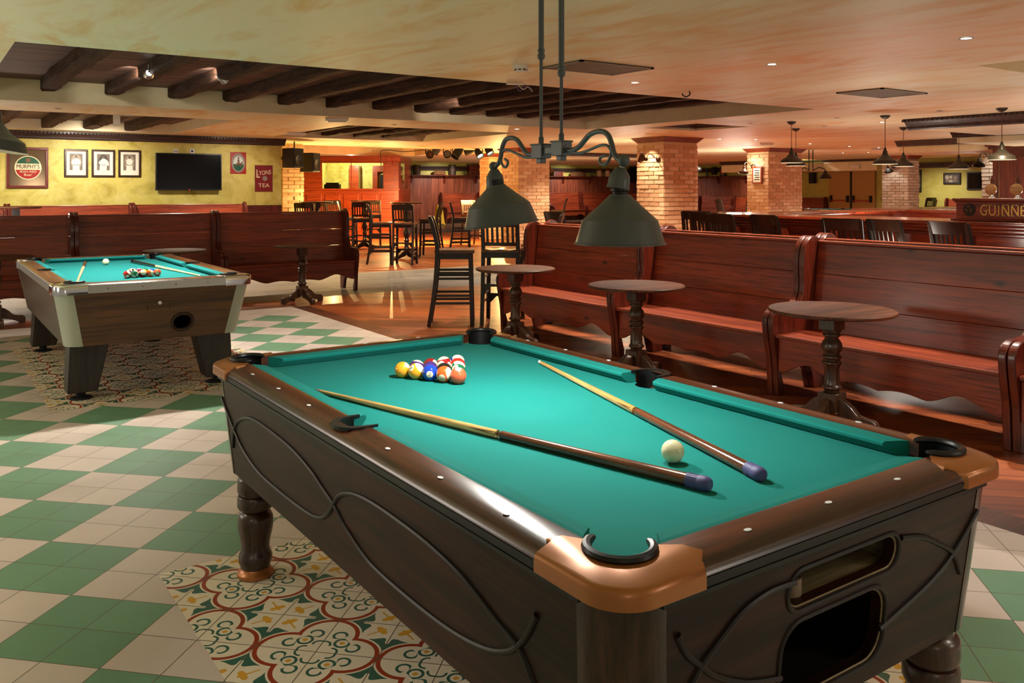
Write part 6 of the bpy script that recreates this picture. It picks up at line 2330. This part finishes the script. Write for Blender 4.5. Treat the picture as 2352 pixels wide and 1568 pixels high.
# pillar washers
lamp_obj('SPOT', 'pillar_spot_light', (11.45, 12.2, 2.43), 50, WARM, .03, (11.85, 12.3, .9), 80, .6)
lamp_obj('POINT', 'pillar_light', (16.9, 14.15, 2.06), 5, NEUT, .05)
lamp_obj('SPOT', 'pillar_spot_light', (24.1, 14.9, 2.1), 16, NEUT, .05, (24.45, 14.9, 1.2), 100, .6)
p = at_d(2262, 400, 18.6)
lamp_obj('SPOT', 'pillar_spot_light', (p.x - .5, p.y - .3, 2.4), 45, NEUT, .05, (p.x, p.y - .3, 1.2), 80, .6)
# spot lamps grazing the beams
lamp_obj('SPOT', 'beam_spot_light', (1.75, 9.35, 2.62), 12, NEUT, .02, (2.0, 9.9, 2.6), 70, .4)
lamp_obj('SPOT', 'beam_spot_light', (2.45, 9.0, 2.6), 12, NEUT, .02, (2.65, 9.3, 2.62), 80, .4)
lamp_obj('SPOT', 'beam_spot_light', (5.75, 9.9, 2.55), 14, NEUT, .02, (6.15, 10.3, 2.6), 70, .4)

# unseen fill points added low behind pews, bar, pillars and viewer
for x, y, z, e, c, r_ in ((7.7, 4.6, .88, 26, NEUT, .2), (7.7, 1.6, .88, 26, NEUT, .2), (7.6, 8.6, .9, 0, NEUT, .2), (-1.0, 14.4, .95, 40, NEUT, .2), (1.0, 14.4, .95, 30, NEUT, .2),
                          (11.4, 4.0, .8, 36, NEUT, .2), (11.0, 2.6, .8, 50, NEUT, .2), (11.8, 7.4, .8, 40, NEUT, .15), (16.5, 7.0, .8, 80, NEUT, .2), (17.6, 15.2, 1.2, 90, NEUT, .2), (12.2, 13.4, 1.2, 70, WARM, .15),
                          (16.6, 22.4, 1.2, 90, WARM, .15), (22, 11, .8, 70, NEUT, .2), (-1.9, 5.4, 1.3, 44, NEUT, .3), (-.8, -2.4, 1.5, 20, NEUT, .3), (3.6, -1.8, 1.5, 40, NEUT, .3), (-2.2, 7.5, 1.3, 60, NEUT, .3)):
    if e: lamp_obj('POINT', 'low_fill_light', (x, y, z), e * .5, c, r_)

w = bpy.data.worlds.new('world')
bpy.context.scene.world = w
w.use_nodes = True
w.node_tree.nodes['Background'].inputs[0].default_value = (1, .86, .68, 1)
w.node_tree.nodes['Background'].inputs[1].default_value = .24

# ------------------------------------------------------------------ camera and render look
cam = bpy.data.cameras.new('camera')
co = bpy.data.objects.new('camera', cam)
COL.objects.link(co)
co.location = (0, 0, EYE)
co.rotation_euler = (R(90), 0, -YAW)
cam.sensor_width = 36
cam.lens = F_PX / 2352 * 36
cam.shift_y = -(784 - V_HOR) / 2352
cam.clip_start = .05
cam.clip_end = 100
sc = bpy.context.scene
sc.camera = co
sc.view_settings.view_transform = 'Standard'
sc.view_settings.look = 'None'
sc.view_settings.exposure = 0.10
sc.view_settings.gamma = 1
sc.view_settings.use_curve_mapping = False
cy = sc.cycles
cy.use_denoising = True
cy.denoiser = 'OPENIMAGEDENOISE'
cy.max_bounces = 7
cy.diffuse_bounces = 4
cy.glossy_bounces = 4
cy.transmission_bounces = 6
cy.caustics_reflective = False
cy.caustics_refractive = False
cy.sample_clamp_indirect = 4
cy.use_light_tree = True
